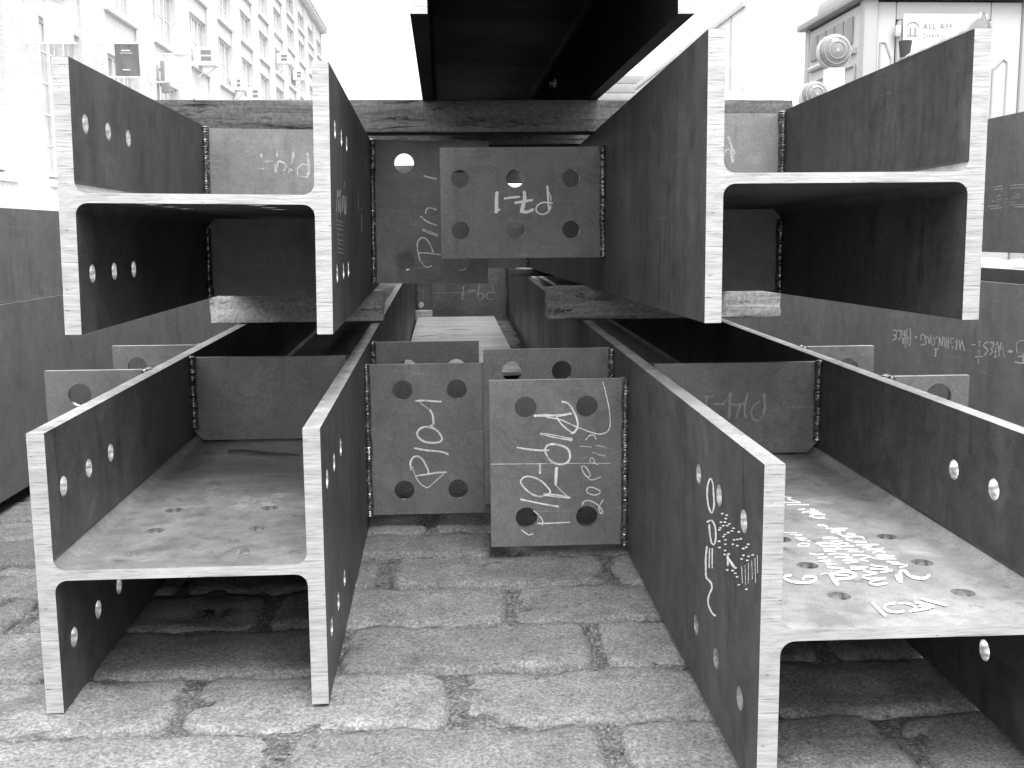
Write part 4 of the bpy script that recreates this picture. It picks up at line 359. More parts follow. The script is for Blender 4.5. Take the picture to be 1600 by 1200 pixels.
'RG': [0, 1.07, [[25243,-2401,25251,-2390,25219,-2401,25234,-2382,25160,-2390,25176,-2369,25103,-2382,25116,-2355,25070,-2379,25054,-2349,25048,-2380,25009,-2361,25038,-2392,24973,-2376,25028,-2406,24961,-2399,25023,-2430,24971,-2429,25041,-2459,24983,-2462,25058,-2479,25016,-2491,25083,-2483,25069,-2509,25126,-2488,25126,-2512,25176,-2491,25176,-2516,25197,-2500,25197,-2511],[25056,-2480,25030,-2475,25067,-2491,25007,-2479,25053,-2505,25000,-2494,25046,-2519,24982,-2506,25037,-2531,24974,-2523,25031,-2541,24981,-2541,25046,-2552,24990,-2559,25062,-2565,25014,-2576,25088,-2576,25038,-2593,25109,-2586,25070,-2607,25126,-2595,25110,-2614,25156,-2596,25144,-2623,25188,-2601,25178,-2627,25221,-2607,25210,-2631,25239,-2617,25235,-2628],[24992,-2377,24995,-2366,24970,-2379,24976,-2358,24921,-2377,24929,-2349,24878,-2370,24878,-2344,24845,-2370,24826,-2343,24818,-2375,24779,-2348,24787,-2380,24746,-2364,24772,-2395,24717,-2385,24759,-2423,24710,-2418,24761,-2460,24707,-2457,24780,-2493,24713,-2496,24801,-2522,24752,-2530,24847,-2549,24792,-2561,24890,-2579,24835,-2590,24885,-2590,24863,-2595],[24707,-2327,24682,-2323,24717,-2339,24660,-2327,24714,-2348,24650,-2336,24701,-2356,24651,-2346,24693,-2365,24645,-2355,24685,-2377,24635,-2367,24674,-2393,24625,-2384,24662,-2413,24613,-2404,24646,-2433,24600,-2421,24622,-2448,24585,-2431,24585,-2455,24570,-2433,24548,-2456,24545,-2431,24513,-2452,24513,-2429,24483,-2453,24480,-2424,24461,-2443,24460,-2432],[24639,-2495,24608,-2492,24657,-2508,24586,-2500,24652,-2556,24573,-2547,24641,-2603,24567,-2595,24634,-2651,24556,-2642,24608,-2658,24578,-2655],[24557,-2323,24530,-2319,24578,-2334,24505,-2326,24542,-2462,24482,-2455,24510,-2590,24454,-2583,24479,-2718,24426,-2712,24464,-2726,24437,-2722],[24448,-2273,24427,-2272,24465,-2282,24409,-2277,24451,-2357,24407,-2353,24450,-2432,24393,-2427,24440,-2507,24388,-2502,24423,-2512,24402,-2510],[24259,-2257,24237,-2254,24275,-2266,24217,-2260,24252,-2326,24209,-2321,24245,-2388,24185,-2381,24225,-2445,24181,-2441,24224,-2506,24167,-2500,24213,-2563,24170,-2560,24228,-2606,24169,-2606,24241,-2630,24205,-2638,24267,-2640,24249,-2656,24280,-2640,24299,-2663,24292,-2637,24332,-2650,24308,-2620,24352,-2629,24318,-2596,24368,-2604,24332,-2565,24377,-2571,24334,-2528,24388,-2532,24326,-2500,24381,-2497,24307,-2486,24342,-2472,24268,-2474,24294,-2456,24227,-2460,24250,-2443,24217,-2450,24228,-2443],[23987,-2410,23968,-2399,23980,-2423,23937,-2396,23949,-2433,23904,-2404,23920,-2443,23870,-2412,23885,-2449,23841,-2422,23854,-2447,23835,-2435],[23639,-2477,23662,-2480,23620,-2467,23684,-2474,23633,-2433,23685,-2439,23638,-2398,23695,-2403,23634,-2372,23691,-2371,23623,-2356,23660,-2346,23593,-2347,23625,-2326,23572,-2341,23581,-2316,23551,-2338,23537,-2317,23530,-2344,23494,-2322,23506,-2353,23462,-2337,23486,-2369,23441,-2359,23470,-2394,23424,-2386,23454,-2424,23409,-2415,23434,-2460,23376,-2448,23409,-2496,23350,-2488,23411,-2519,23363,-2529,23456,-2535,23442,-2554,23550,-2547,23540,-2572,23645,-2564,23637,-2585,23662,-2573,23658,-2583],[23434,-2374,23431,-2363,23418,-2380,23411,-2356,23387,-2377,23385,-2358,23361,-2379,23353,-2351,23342,-2377,23315,-2356,23327,-2385,23277,-2369,23299,-2413,23255,-2404,23275,-2458,23229,-2450,23257,-2500,23202,-2487,23195,-2515,23228,-2497,23172,-2480,23226,-2481,23165,-2429,23215,-2432,23156,-2369,23211,-2372,23147,-2315,23206,-2317,23164,-2307,23187,-2308],[23424,-2362,23405,-2360,23439,-2370,23390,-2366,23438,-2416,23389,-2412,23434,-2462,23390,-2458,23433,-2508,23389,-2504,23421,-2514,23401,-2512],[23106,-2355,23063,-2357,23118,-2383,23082,-2383,23127,-2422,23087,-2420,23124,-2458,23089,-2454,23119,-2489,23082,-2484,23104,-2517,23071,-2509,23072,-2535,23061,-2515,23019,-2522,23047,-2509,22977,-2494,23008,-2487,22945,-2462,22986,-2461,22939,-2424,22982,-2427,22948,-2382,22991,-2389,22968,-2351,23006,-2362,23009,-2337,23025,-2352,23059,-2336,23051,-2354,23095,-2350,23075,-2362],[22858,-2288,22840,-2289,22874,-2293,22834,-2297,22886,-2315,22853,-2318,22902,-2335,22869,-2338,22924,-2356,22878,-2360,22915,-2364,22897,-2365],[22984,-2601,22985,-2589,22961,-2607,22964,-2578,22893,-2600,22896,-2571,22826,-2593,22829,-2563,22760,-2583,22762,-2559,22738,-2575,22740,-2562],[22892,-2577,22859,-2575,22916,-2591,22838,-2586,22922,-2645,22842,-2639,22918,-2698,22855,-2694,22933,-2753,22850,-2747,22909,-2763,22876,-2761],[22756,-2307,22736,-2306,22769,-2316,22723,-2312,22769,-2383,22723,-2380,22767,-2451,22724,-2447,22765,-2518,22726,-2515,22756,-2525,22736,-2523],[22761,-2309,22741,-2305,22766,-2318,22726,-2310,22720,-2378,22682,-2369,22680,-2439,22632,-2428,22634,-2498,22589,-2487,22616,-2502,22597,-2497],[22602,-2500,22622,-2501,22585,-2491,22638,-2494,22581,-2424,22621,-2425,22566,-2355,22616,-2358,22557,-2288,22605,-2290,22570,-2281,22590,-2282],[22527,-2296,22509,-2294,22537,-2304,22497,-2299,22529,-2367,22485,-2362,22515,-2429,22479,-2425,22509,-2492,22464,-2487,22495,-2497,22477,-2495],[22425,-2285,22405,-2284,22435,-2293,22394,-2290,22436,-2376,22390,-2372,22435,-2458,22387,-2454,22429,-2540,22389,-2537,22419,-2547,22399,-2545],[22323,-2276,22304,-2274,22340,-2284,22288,-2280,22331,-2359,22293,-2356,22336,-2435,22286,-2431,22336,-2511,22284,-2507,22319,-2517,22300,-2515],[22439,-2393,22440,-2385,22424,-2398,22426,-2377,22384,-2393,22385,-2374,22343,-2390,22345,-2369,22303,-2385,22305,-2366,22289,-2378,22290,-2370],[22059,-2273,22060,-2281,22071,-2268,22074,-2288,22102,-2270,22106,-2288,22136,-2272,22138,-2287,22172,-2273,22163,-2290,22202,-2285,22180,-2293,22225,-2303,22191,-2307,22235,-2327,22205,-2327,22243,-2351,22208,-2349,22243,-2371,22204,-2364,22222,-2384,22199,-2373,22198,-2393,22179,-2378,22171,-2397,22155,-2384,22149,-2404,22130,-2390,22134,-2403,22125,-2396],[22168,-2457,22163,-2450,22159,-2463,22148,-2446,22134,-2463,22126,-2449,22109,-2465,22099,-2449,22093,-2468,22072,-2451,22089,-2468,22055,-2462,22090,-2472,22062,-2476,22105,-2483,22077,-2490,22122,-2497,22098,-2503,22140,-2510,22114,-2516,22141,-2517,22128,-2520]]],
'RG2': [0, 1.07, [[21931,-2266,21908,-2266,21946,-2275,21896,-2274,21947,-2291,21902,-2290,21954,-2307,21902,-2305,21953,-2324,21909,-2323,21963,-2348,21907,-2346,21967,-2381,21910,-2378,21971,-2421,21914,-2417,21975,-2462,21919,-2459,21977,-2503,21924,-2500,21963,-2511,21940,-2509],[22047,-2353,22048,-2344,22031,-2358,22033,-2335,21992,-2351,21994,-2334,21953,-2347,21955,-2330,21914,-2344,21916,-2326,21899,-2338,21900,-2329],[21858,-2291,21836,-2288,21873,-2302,21815,-2293,21844,-2363,21795,-2355,21820,-2425,21770,-2416,21793,-2486,21748,-2478,21778,-2492,21757,-2488],[21776,-2479,21793,-2480,21763,-2473,21801,-2473,21741,-2407,21782,-2407,21721,-2341,21759,-2341,21703,-2275,21734,-2275,21709,-2269,21725,-2269],[21733,-2270,21714,-2266,21740,-2280,21698,-2271,21694,-2352,21651,-2343,21645,-2424,21607,-2415,21598,-2496,21562,-2487,21585,-2501,21566,-2496],[21296,-2338,21297,-2327,21276,-2344,21281,-2317,21233,-2336,21237,-2315,21190,-2332,21194,-2309,21146,-2328,21151,-2302,21130,-2319,21132,-2308],[20975,-2226,20963,-2225,20984,-2232,20954,-2229,20979,-2267,20954,-2265,20975,-2302,20952,-2300,20977,-2338,20946,-2335,20967,-2342,20955,-2341],[20974,-2400,20959,-2398,20984,-2407,20947,-2403,20984,-2420,20945,-2416,20982,-2433,20944,-2429,20980,-2446,20943,-2442,20969,-2451,20953,-2449],[20957,-2459,20947,-2458,20962,-2463,20942,-2461,20960,-2479,20940,-2477,20962,-2496,20935,-2493,20957,-2512,20936,-2509,20951,-2515,20941,-2514],[21130,-2561,21132,-2550,21111,-2567,21114,-2541,21010,-2556,21012,-2529,20909,-2543,20911,-2518,20809,-2530,20811,-2509,20792,-2523,20793,-2512],[20985,-2573,20959,-2570,21001,-2585,20940,-2578,20995,-2612,20937,-2605,20989,-2639,20935,-2632,20986,-2667,20929,-2659,20969,-2675,20943,-2671],[21037,-2240,21038,-2234,21027,-2243,21028,-2230,20985,-2238,20986,-2227,20942,-2234,20944,-2222,20900,-2230,20902,-2218,20891,-2226,20892,-2220],[20606,-2187,20597,-2195,20624,-2187,20604,-2204,20672,-2205,20655,-2220,20724,-2222,20702,-2238,20766,-2241,20739,-2254,20796,-2261,20766,-2269,20817,-2282,20779,-2283,20814,-2307,20776,-2293,20771,-2327,20742,-2308,20714,-2345,20683,-2324,20671,-2361,20637,-2344,20656,-2375,20615,-2366,20655,-2390,20606,-2387,20661,-2405,20616,-2412,20681,-2425,20649,-2436,20721,-2448,20691,-2461,20764,-2471,20729,-2485,20764,-2482,20751,-2487],[20562,-2232,20573,-2224,20543,-2231,20565,-2214,20510,-2221,20535,-2201,20484,-2208,20499,-2190,20466,-2205,20460,-2184,20444,-2209,20420,-2190,20423,-2219,20385,-2204,20414,-2230,20372,-2230,20432,-2255,20396,-2262,20469,-2290,20436,-2297,20495,-2324,20458,-2324,20489,-2351,20443,-2336,20464,-2366,20419,-2352,20457,-2376,20409,-2377,20476,-2395,20438,-2406,20515,-2421,20480,-2434,20555,-2449,20521,-2461,20556,-2459,20541,-2464],[20292,-2161,20264,-2159,20312,-2173,20245,-2169,20310,-2192,20249,-2188,20316,-2211,20245,-2207,20310,-2230,20253,-2226,20296,-2240,20269,-2238],[20358,-2306,20359,-2294,20337,-2312,20340,-2284,20319,-2312,20322,-2281,20301,-2309,20304,-2280,20282,-2308,20286,-2277,20264,-2296,20265,-2284],[20326,-2328,20306,-2327,20340,-2337,20292,-2334,20338,-2359,20296,-2356,20339,-2381,20296,-2378,20337,-2403,20300,-2400,20328,-2410,20309,-2409],[20326,-2430,20302,-2428,20341,-2441,20288,-2437,20346,-2455,20282,-2449,20337,-2466,20291,-2462,20346,-2480,20282,-2474,20326,-2488,20302,-2486],[20218,-2232,20198,-2230,20233,-2242,20180,-2236,20222,-2307,20171,-2301,20207,-2371,20166,-2366,20203,-2436,20150,-2430,20185,-2443,20165,-2440],[20132,-2158,20113,-2157,20149,-2166,20098,-2164,20150,-2216,20110,-2215,20155,-2267,20118,-2265,20162,-2318,20124,-2316,20154,-2325,20135,-2324],[20069,-2230,20057,-2227,20074,-2236,20048,-2231,20055,-2284,20029,-2280,20035,-2336,20011,-2332,20016,-2382,19991,-2377,20000,-2415,19975,-2408,19985,-2431,19963,-2417,19954,-2429,19972,-2416,19945,-2419,19961,-2412,19934,-2418,19951,-2405,19931,-2410,19937,-2405],[19858,-2323,19861,-2303,19824,-2335,19834,-2283,19780,-2329,19790,-2277,19738,-2320,19746,-2275,19695,-2313,19703,-2270,19667,-2298,19670,-2278],[19235,-2047,19238,-2054,19243,-2043,19250,-2057,19264,-2041,19271,-2056,19286,-2040,19290,-2055,19313,-2040,19314,-2055,19350,-2043,19348,-2058,19392,-2049,19388,-2062,19435,-2058,19426,-2070,19480,-2071,19465,-2084,19522,-2090,19506,-2099,19560,-2113,19529,-2119,19574,-2140,19542,-2141,19574,-2170,19546,-2167,19573,-2201,19539,-2197,19564,-2235,19529,-2229,19547,-2271,19514,-2265,19529,-2306,19501,-2301,19519,-2310,19506,-2308],[19494,-2374,19496,-2366,19480,-2378,19485,-2358,19390,-2365,19395,-2344,19301,-2353,19306,-2331,19213,-2338,19218,-2320,19202,-2331,19204,-2323],[19592,-2484,19588,-2473,19578,-2491,19569,-2467,19546,-2492,19536,-2467,19515,-2492,19506,-2470,19481,-2496,19473,-2467,19437,-2494,19434,-2467,19384,-2490,19383,-2464,19324,-2485,19324,-2459,19261,-2481,19261,-2452,19201,-2472,19201,-2451,19185,-2466,19185,-2455],[19314,-2282,19295,-2280,19329,-2292,19279,-2287,19318,-2348,19278,-2343,19313,-2404,19270,-2399,19306,-2461,19264,-2456,19294,-2467,19275,-2465]]],
'TLflange': [0, 0.364, [[1191,182,1309,187,1119,172,1369,182,1088,141,1343,150,1050,109,1323,119,1034,78,1281,86,1092,73,1209,77],[1679,214,1804,218,1602,204,1857,213,1560,171,1791,178,1491,137,1753,145,1429,104,1708,112,1495,98,1616,102],[1000,59,1045,61,977,56,1065,59,941,-16,1028,-13,889,-87,1007,-84,869,-158,954,-156,887,-160,933,-159],[1312,62,1390,65,1277,56,1428,62,1278,-5,1446,0,1277,-67,1466,-61,1287,-128,1476,-123,1343,-131,1421,-129],[1743,98,1812,100,1695,92,1856,97,1657,7,1810,11,1617,-78,1767,-74,1585,-162,1715,-160,1614,-166,1682,-165],[2253,150,2353,154,2176,142,2422,150,2103,57,2359,65,2030,-28,2295,-21,1992,-111,2197,-106,2041,-115,2139,-113],[2628,143,2740,147,2558,134,2808,143,2547,42,2779,49,2506,-51,2780,-44,2486,-143,2759,-137,2565,-148,2676,-146],[2966,154,3052,157,2919,148,3094,154,2859,52,3035,57,2776,-44,3001,-38,2730,-138,2931,-134,2784,-142,2869,-140],[2632,383,2688,385,2601,378,2712,383,2552,339,2671,344,2506,301,2628,306,2456,262,2589,267,2491,260,2546,262],[912,-268,925,-264,937,-271,970,-262,1333,-274,1368,-264,1754,-275,1782,-268,2193,-278,2222,-270,2241,-276,2256,-272],[900,-323,913,-320,926,-326,957,-318,1322,-330,1355,-321,1742,-333,1770,-326,2178,-338,2212,-329,2228,-336,2243,-332],[888,-384,900,-380,912,-387,945,-378,1308,-392,1342,-383,1724,-398,1760,-389,2163,-404,2198,-395,2214,-402,2229,-398],[872,-459,885,-456,898,-462,927,-454,1293,-470,1325,-461,1708,-477,1743,-468,2148,-485,2179,-477,2196,-483,2211,-480],[855,-540,868,-536,880,-543,912,-535,1277,-552,1306,-544,1688,-562,1726,-553,2129,-571,2160,-564,2177,-570,2192,-567],[843,-595,856,-592,868,-598,900,-590,1262,-609,1297,-600,1677,-620,1712,-611,2114,-632,2149,-623,2164,-630,2179,-627],[830,-660,842,-657,854,-664,887,-655,1252,-675,1278,-669,1665,-688,1695,-681,2096,-703,2136,-693,2149,-701,2164,-697],[817,-720,830,-717,843,-724,873,-716,1238,-737,1267,-730,1652,-751,1681,-744,2087,-767,2118,-759,2135,-766,2150,-763],[6514,360,6639,365,6456,352,6689,361,6361,275,6663,285,6325,196,6557,203,6239,123,6543,132,6274,71,6506,78,6313,40,6555,48,6389,23,6631,37,6602,20,6681,35,6871,26,6832,38,7253,39,7099,53,7703,67,7502,78,8182,99,7987,109,8668,129,8466,139,8707,138,8624,143],[6575,1,6638,2,6543,-3,6667,0,6513,-76,6632,-73,6475,-149,6604,-146,6436,-221,6577,-219,6474,-224,6536,-223],[7355,-31,7558,-26,7206,-43,7711,-32,7227,-164,7681,-156,7230,-285,7670,-280,7250,-407,7641,-405,7342,-415,7546,-414],[7183,-511,7185,-500,7341,-516,7346,-494,7426,-518,7431,-493,7512,-517,7517,-493,7598,-518,7604,-493,7765,-511,7768,-499]]],
'FARtab': [1, 6.03, [[-2907,303,-2863,300,-2941,271,-2836,262,-2960,-24,-2868,-32,-2998,-317,-2881,-327,-3017,-612,-2914,-621,-2991,-650,-2946,-654],[-2625,-48,-2624,-15,-2599,-76,-2597,13,-2430,-71,-2429,4,-2262,-75,-2261,3,-2093,-82,-2092,7,-2066,-55,-2066,-22],[-1821,444,-1796,439,-1840,426,-1784,416,-1900,107,-1838,97,-1958,-213,-1894,-222,-1978,-461,-1924,-461,-1954,-601,-1902,-579,-1886,-667,-1860,-617,-1802,-678,-1809,-627,-1703,-645,-1729,-597,-1596,-567,-1633,-527,-1520,-478,-1580,-454,-1512,-370,-1580,-381,-1557,-266,-1600,-289,-1615,-185,-1647,-239,-1706,-172,-1700,-234,-1801,-201,-1787,-253,-1893,-219,-1876,-283,-1908,-244,-1901,-269],[-957,380,-942,381,-965,368,-932,370,-951,213,-922,216,-938,59,-910,61,-930,-96,-894,-93,-918,-107,-904,-106],[-810,-148,-811,-170,-828,-129,-829,-188,-979,-130,-981,-181,-1134,-123,-1130,-181,-1260,-154,-1241,-195,-1345,-230,-1308,-257,-1397,-330,-1343,-346,-1404,-428,-1357,-424,-1377,-517,-1330,-489,-1310,-593,-1277,-553,-1221,-642,-1208,-594,-1112,-650,-1116,-595,-990,-628,-999,-575,-870,-609,-881,-551,-856,-588,-860,-566],[-4986,-155,-4985,-144,-4977,-164,-4977,-135,-4017,-168,-4017,-141,-3056,-171,-3056,-147,-2094,-177,-2094,-151,-2086,-170,-2085,-159],[-4887,-617,-4887,-610,-4881,-621,-4881,-606,-4558,-606,-4559,-587,-4235,-588,-4236,-571,-3912,-570,-3913,-555,-3906,-566,-3907,-559]]],
'FARtab2': [1, 5.76, [[3916,-101,3915,-82,3931,-114,3929,-67,4009,-109,4007,-63,4087,-109,4085,-60,4170,-101,4160,-52,4254,-71,4237,-33,4339,-20,4319,11,4426,45,4403,74,4511,117,4490,144,4597,183,4575,212,4603,199,4592,214],[4129,-183,4147,-183,4115,-198,4161,-198,4118,-324,4153,-325,4113,-451,4154,-451,4109,-577,4153,-577,4122,-592,4140,-592]]],
'TRstiff': [1, 0.82, [[2256,1336,2281,1343,2249,1312,2301,1327,2257,1274,2318,1292,2269,1237,2330,1255,2281,1200,2341,1216,2299,1162,2348,1175,2304,1121,2366,1135,2318,1085,2370,1093,2323,1053,2374,1057,2316,1022,2386,1025,2319,983,2388,986,2321,931,2392,933,2334,872,2386,873,2335,812,2392,814,2352,791,2379,792],[2305,1101,2312,1087,2291,1103,2305,1075,2269,1093,2283,1065,2247,1083,2260,1057,2222,1073,2242,1045,2200,1057,2229,1032,2184,1035,2220,1017,2175,1009,2211,997,2169,984,2202,974,2162,961,2193,950,2166,947,2181,942],[2365,1095,2376,1099,2363,1084,2386,1093,2371,1062,2397,1072,2380,1041,2407,1051,2390,1021,2415,1027,2392,999,2421,999,2393,970,2417,967,2389,936,2412,932,2378,904,2408,897,2374,876,2398,869,2365,859,2393,847,2357,846,2386,830,2353,832,2374,820,2345,819,2367,806,2346,808,2357,802],[2309,1066,2317,1066,2304,1058,2324,1060,2311,996,2329,998,2318,934,2334,935,2322,872,2342,873,2328,866,2337,866]]],
'RU': [0, 1.07, [[20832,813,20834,820,20820,811,20825,823,20771,811,20777,826,20723,813,20728,826,20674,814,20680,829,20625,815,20632,831,20576,819,20582,831,20525,819,20533,836,20476,822,20483,838,20427,825,20434,840,20419,830,20422,836],[20757,766,20761,774,20741,760,20749,781,20624,765,20631,783,20508,769,20515,786,20392,771,20401,792,20381,777,20385,786],[20106,817,20109,825,20093,813,20100,829,20042,814,20051,833,19996,819,20003,834,19944,820,19950,838,19880,820,19884,838,19796,818,19799,836,19699,814,19701,832,19598,811,19600,826,19500,804,19502,823,19490,810,19491,817],[20076,771,20077,779,20062,766,20066,783,20003,766,20007,783,19946,763,19951,784,19886,763,19891,783,19820,763,19824,781,19745,762,19747,777,19662,758,19664,776,19577,754,19580,774,19494,751,19497,772,19483,757,19484,765],[20920,450,20922,458,20906,445,20910,462,20769,444,20773,464,20634,444,20638,464,20500,444,20504,465,20489,450,20490,458],[20813,403,20816,412,20797,396,20803,419,20652,400,20658,421,20509,403,20514,423,20368,406,20373,425,20355,411,20358,420],[20092,451,20095,457,20080,446,20087,463,20027,450,20033,464,19976,452,19982,468,19922,455,19925,468,19853,455,19856,469,19766,454,19767,467,19666,450,19667,463,19561,446,19562,459,19460,442,19461,455,19451,445,19451,451],[19956,415,19958,424,19942,411,19945,428,19778,408,19780,425,19615,403,19618,425,19455,401,19458,421,19443,407,19444,415],[20643,629,20648,636,20632,628,20640,640,20570,635,20579,647,20508,641,20519,656,20448,649,20458,663,20442,654,20446,660],[20622,580,20624,584,20614,578,20619,587,20548,584,20552,592,20481,588,20486,598,20416,593,20421,603,20411,596,20413,601],[20778,546,20779,550,20771,543,20772,553,20698,540,20699,552,20626,538,20627,549,20554,536,20555,547,20547,539,20548,544],[20335,515,20334,521,20326,511,20325,524,20303,508,20301,522,20279,506,20278,521,20256,505,20255,518,20247,508,20246,514],[19971,587,19973,593,19961,584,19964,597,19885,584,19888,597,19809,583,19812,597,19734,584,19737,596,19726,587,19727,593],[20045,506,20045,513,20035,502,20035,516,19998,498,19998,515,19962,498,19962,511,19926,495,19926,509,19915,498,19915,505],[20526,734,20527,739,20517,730,20521,743,20470,731,20473,743,20423,732,20426,744,20376,733,20379,743,20369,736,20371,741],[20349,557,20353,561,20340,556,20348,565,20285,566,20293,575,20231,576,20239,585,20176,586,20185,595,20172,589,20176,594],[19921,653,19922,656,19915,651,19916,658,19853,650,19854,657,19790,648,19792,657,19728,647,19730,656,19723,649,19724,653],[19838,626,19839,629,19832,623,19834,632,19796,623,19798,632,19761,623,19763,631,19726,623,19728,631,19721,625,19721,629]]],
'TLstiffB': [1, 0.888, [[1225,-1096,1238,-1093,1219,-1109,1249,-1102,1231,-1171,1264,-1162,1247,-1231,1275,-1224,1260,-1292,1289,-1285,1270,-1301,1284,-1298],[1320,-1136,1310,-1142,1320,-1125,1301,-1137,1303,-1091,1279,-1105,1285,-1059,1257,-1071,1275,-1026,1248,-1028,1278,-980,1256,-976,1293,-928,1271,-920,1314,-892,1294,-875,1341,-873,1330,-849,1374,-864,1373,-839,1404,-867,1413,-847,1431,-889,1447,-873,1457,-925,1477,-914,1470,-964,1496,-958,1471,-1005,1499,-1006,1463,-1048,1490,-1057,1444,-1082,1464,-1102,1410,-1104,1419,-1126,1359,-1116,1366,-1144,1308,-1133,1313,-1156,1300,-1141,1303,-1152],[1596,-873,1607,-873,1590,-883,1613,-882,1591,-1018,1614,-1017,1592,-1153,1616,-1152,1592,-1288,1617,-1287,1599,-1297,1610,-1296],[1677,-1150,1676,-1138,1687,-1157,1685,-1129,1734,-1150,1733,-1127,1782,-1146,1780,-1122,1830,-1143,1828,-1116,1838,-1134,1838,-1123],[1892,-924,1904,-924,1886,-934,1911,-933,1884,-1064,1915,-1063,1890,-1195,1912,-1194,1891,-1326,1913,-1325,1897,-1335,1908,-1335],[1990,-1200,1988,-1191,1998,-1205,1995,-1184,2054,-1195,2051,-1177,2111,-1188,2108,-1165,2167,-1178,2164,-1158,2174,-1171,2172,-1162]]]
}
S = dict(D=.364, bf=.371, tf=.022, tw=.0133)
G = 'steel columns stacked in the middle of the street'
hb = .0135
def fh(ss, ww=(.104, -.104)): return [(s, w_, hb) for s in ss for w_ in ww]
D, bf, tf, tw = S['D'], S['bf'], S['tf'], S['tw']
TL = member('upper left steel column, web level, chalk figures on its stiffener and a punched plate on its right flange', (-.5219, 1.5059, .0517), (.74, -.21, 1.27), D, bf, tf, tw, 7.6, fh((.062, .172, .284)), fh((.092, .22, .336)), [(u, s, hb) for u in (.108, .256) for s in (.062, .172, .284)], G)
TR = member('upper right steel column with undrilled flanges and a six-hole chalked plate on its left flange', (.3339, 1.3831, .0676), (-.1, -.74, -.98), D, bf, tf, tw, 7.8, [], [], [], G)
BL = member('lower left steel column on the cobbles, six bolt holes through its bare level web', (-.5285, 1.3583, -.4293), (.05, .66, .42), D, bf, tf, tw, 8.2, fh((.056, .16, .262)), fh((.065, .165, .27)), [(u, s, hb) for u in (.105, .251) for s in (.063, .174, .285)], G)
BR = member('lower right steel column with OPEN chalked on its left flange and white scrawl on its web', (.3246, 1.0708, -.4238), (-.15, .52, -.68), D, bf, tf, tw, 8.4, fh((.075, .19, .303)), fh((.078, .19, .298)), [(u, s, hb) for u in (.1185, .2647) for s in (.097, .209, .3215)], G, dust='dustier')
k_ = 1.144
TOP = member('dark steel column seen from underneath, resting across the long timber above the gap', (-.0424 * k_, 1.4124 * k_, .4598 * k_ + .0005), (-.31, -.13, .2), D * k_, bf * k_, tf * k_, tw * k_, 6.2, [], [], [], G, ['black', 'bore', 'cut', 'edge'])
bm = bmesh.new(); cyl(bm, (.39 * 1, 1.71, -.077), (.372, 1.71, -.077), .011, n=16); cyl(bm, (.391, 1.71, -.077), (.386, 1.71, -.077), .018, n=6); obj('bolt', bm, 'bore', TOP)

st = stiffener(TL, D, bf, tf, tw, .888, m_='stiff'); chalk('TLstiff', st[0], -1, 'chalk_thin'); chalk('TLstiffB', st[1], -1, 'chalk_dull')
st = stiffener(TR, D, bf, tf, tw, .82, m_='stiff'); chalk('TRstiff', st[0], -1, 'chalk_thin')
st = stiffener(BL, D, bf, tf, tw, .80)
st = stiffener(BR, D, bf, tf, tw, .838); chalk('BRstiff', st[0], -1, 'chalk_dull')

# plates off the inner flanges
th_ = .0205
tb = shear_tab(TL, .3645, .6535, -.1638, .1855, 1.184, [(a, b, .024) for a in (.446, .5817) for b in (.1304, -.1083)]); chalk('TLtab', tb, -1, 'chalk')
tb = shear_tab(TR, -.3625, -.0005, -.109, .132, 1.009, [(a, b, .0195) for a in (-.3195, -.1985, -.0755) for b in (.0645, -.047)], side=-1); chalk('TRtab', tb, -1, 'paint')
tb = shear_tab(BL, .3645, .6165, -.155, .158, .815, [(a, b, th_) for a in (.4403, .551) for b in (.1052, -.104)]); chalk('BLtab', tb, -1, 'chalk')
shear_tab(BL, .3645, .605, -.135, .179, 1.037, [(a, b, th_) for a in (.4451, .5535) for b in (.119, -.075)])
tb = shear_tab(BR, -.2595, -.0005, -.175, .1445, .907, [(a, b, th_) for a in (-.192, -.077) for b in (.093, -.1194)], side=-1); chalk('BRtab', tb, -1, 'chalk')
shear_tab(BR, -.266, -.0005, -.14, .181, 1.091, [(a, b, th_) for a in (-.208, -.1064) for b in (.1357, -.08)], side=-1)
# plates off the outer flanges
shear_tab(BL, -.180, -.0005, -.13, .187, .575, [(-.121, .1437, th_), (-.121, -.08, th_)], side=-1)
shear_tab(BL, -.1886, -.0005, -.13, .182, 1.004, [(-.137, .137, th_), (-.137, -.08, th_)], side=-1)
shear_tab(BR, .3645, .4975, -.13, .1875, .587, [(.4488, .155, th_), (.4488, -.08, th_)])
shear_tab(BR, .3645, .512, -.13, .1855, 1.022, [(.4602, .1418, th_), (.4602, -.08, th_)])
# far plates that close the gap
shear_tab(TL, .3645, .66, -.16, .175, 2.3, [(.50, .02, .019)]); shear_tab(TR, -.36, -.0005, -.185, .183, 3.9, [(-.2, .03, .019)], side=-1); shear_tab(BR, -.52, -.0005, -.165, .15, 6.4, [], side=-1)  # added unseen plates that block bright sight lines through the gap
tb = shear_tab(BR, -.4921, -.0005, -.168, .152, 6.03, [(a, b, .019) for a in (-.4387, -.3249, -.2109, -.0967) for b in (-.116, .087)], side=-1); chalk('FARtab', tb, -1, 'chalk_thin')
tb = shear_tab(BL, .3645, .505, -.144, .175, 5.76, [(.398, -.1, .019)]); chalk('FARtab2', tb, -1, 'chalk_dull')
chalk('BRflange', BR, -1, 'chalk'); chalk('BRweb', BR, 1, 'paint'); chalk('BRweb2', BR, 1, 'paint', lift=.0012); chalk('TLflange', TL, 1, 'chalk_dull')

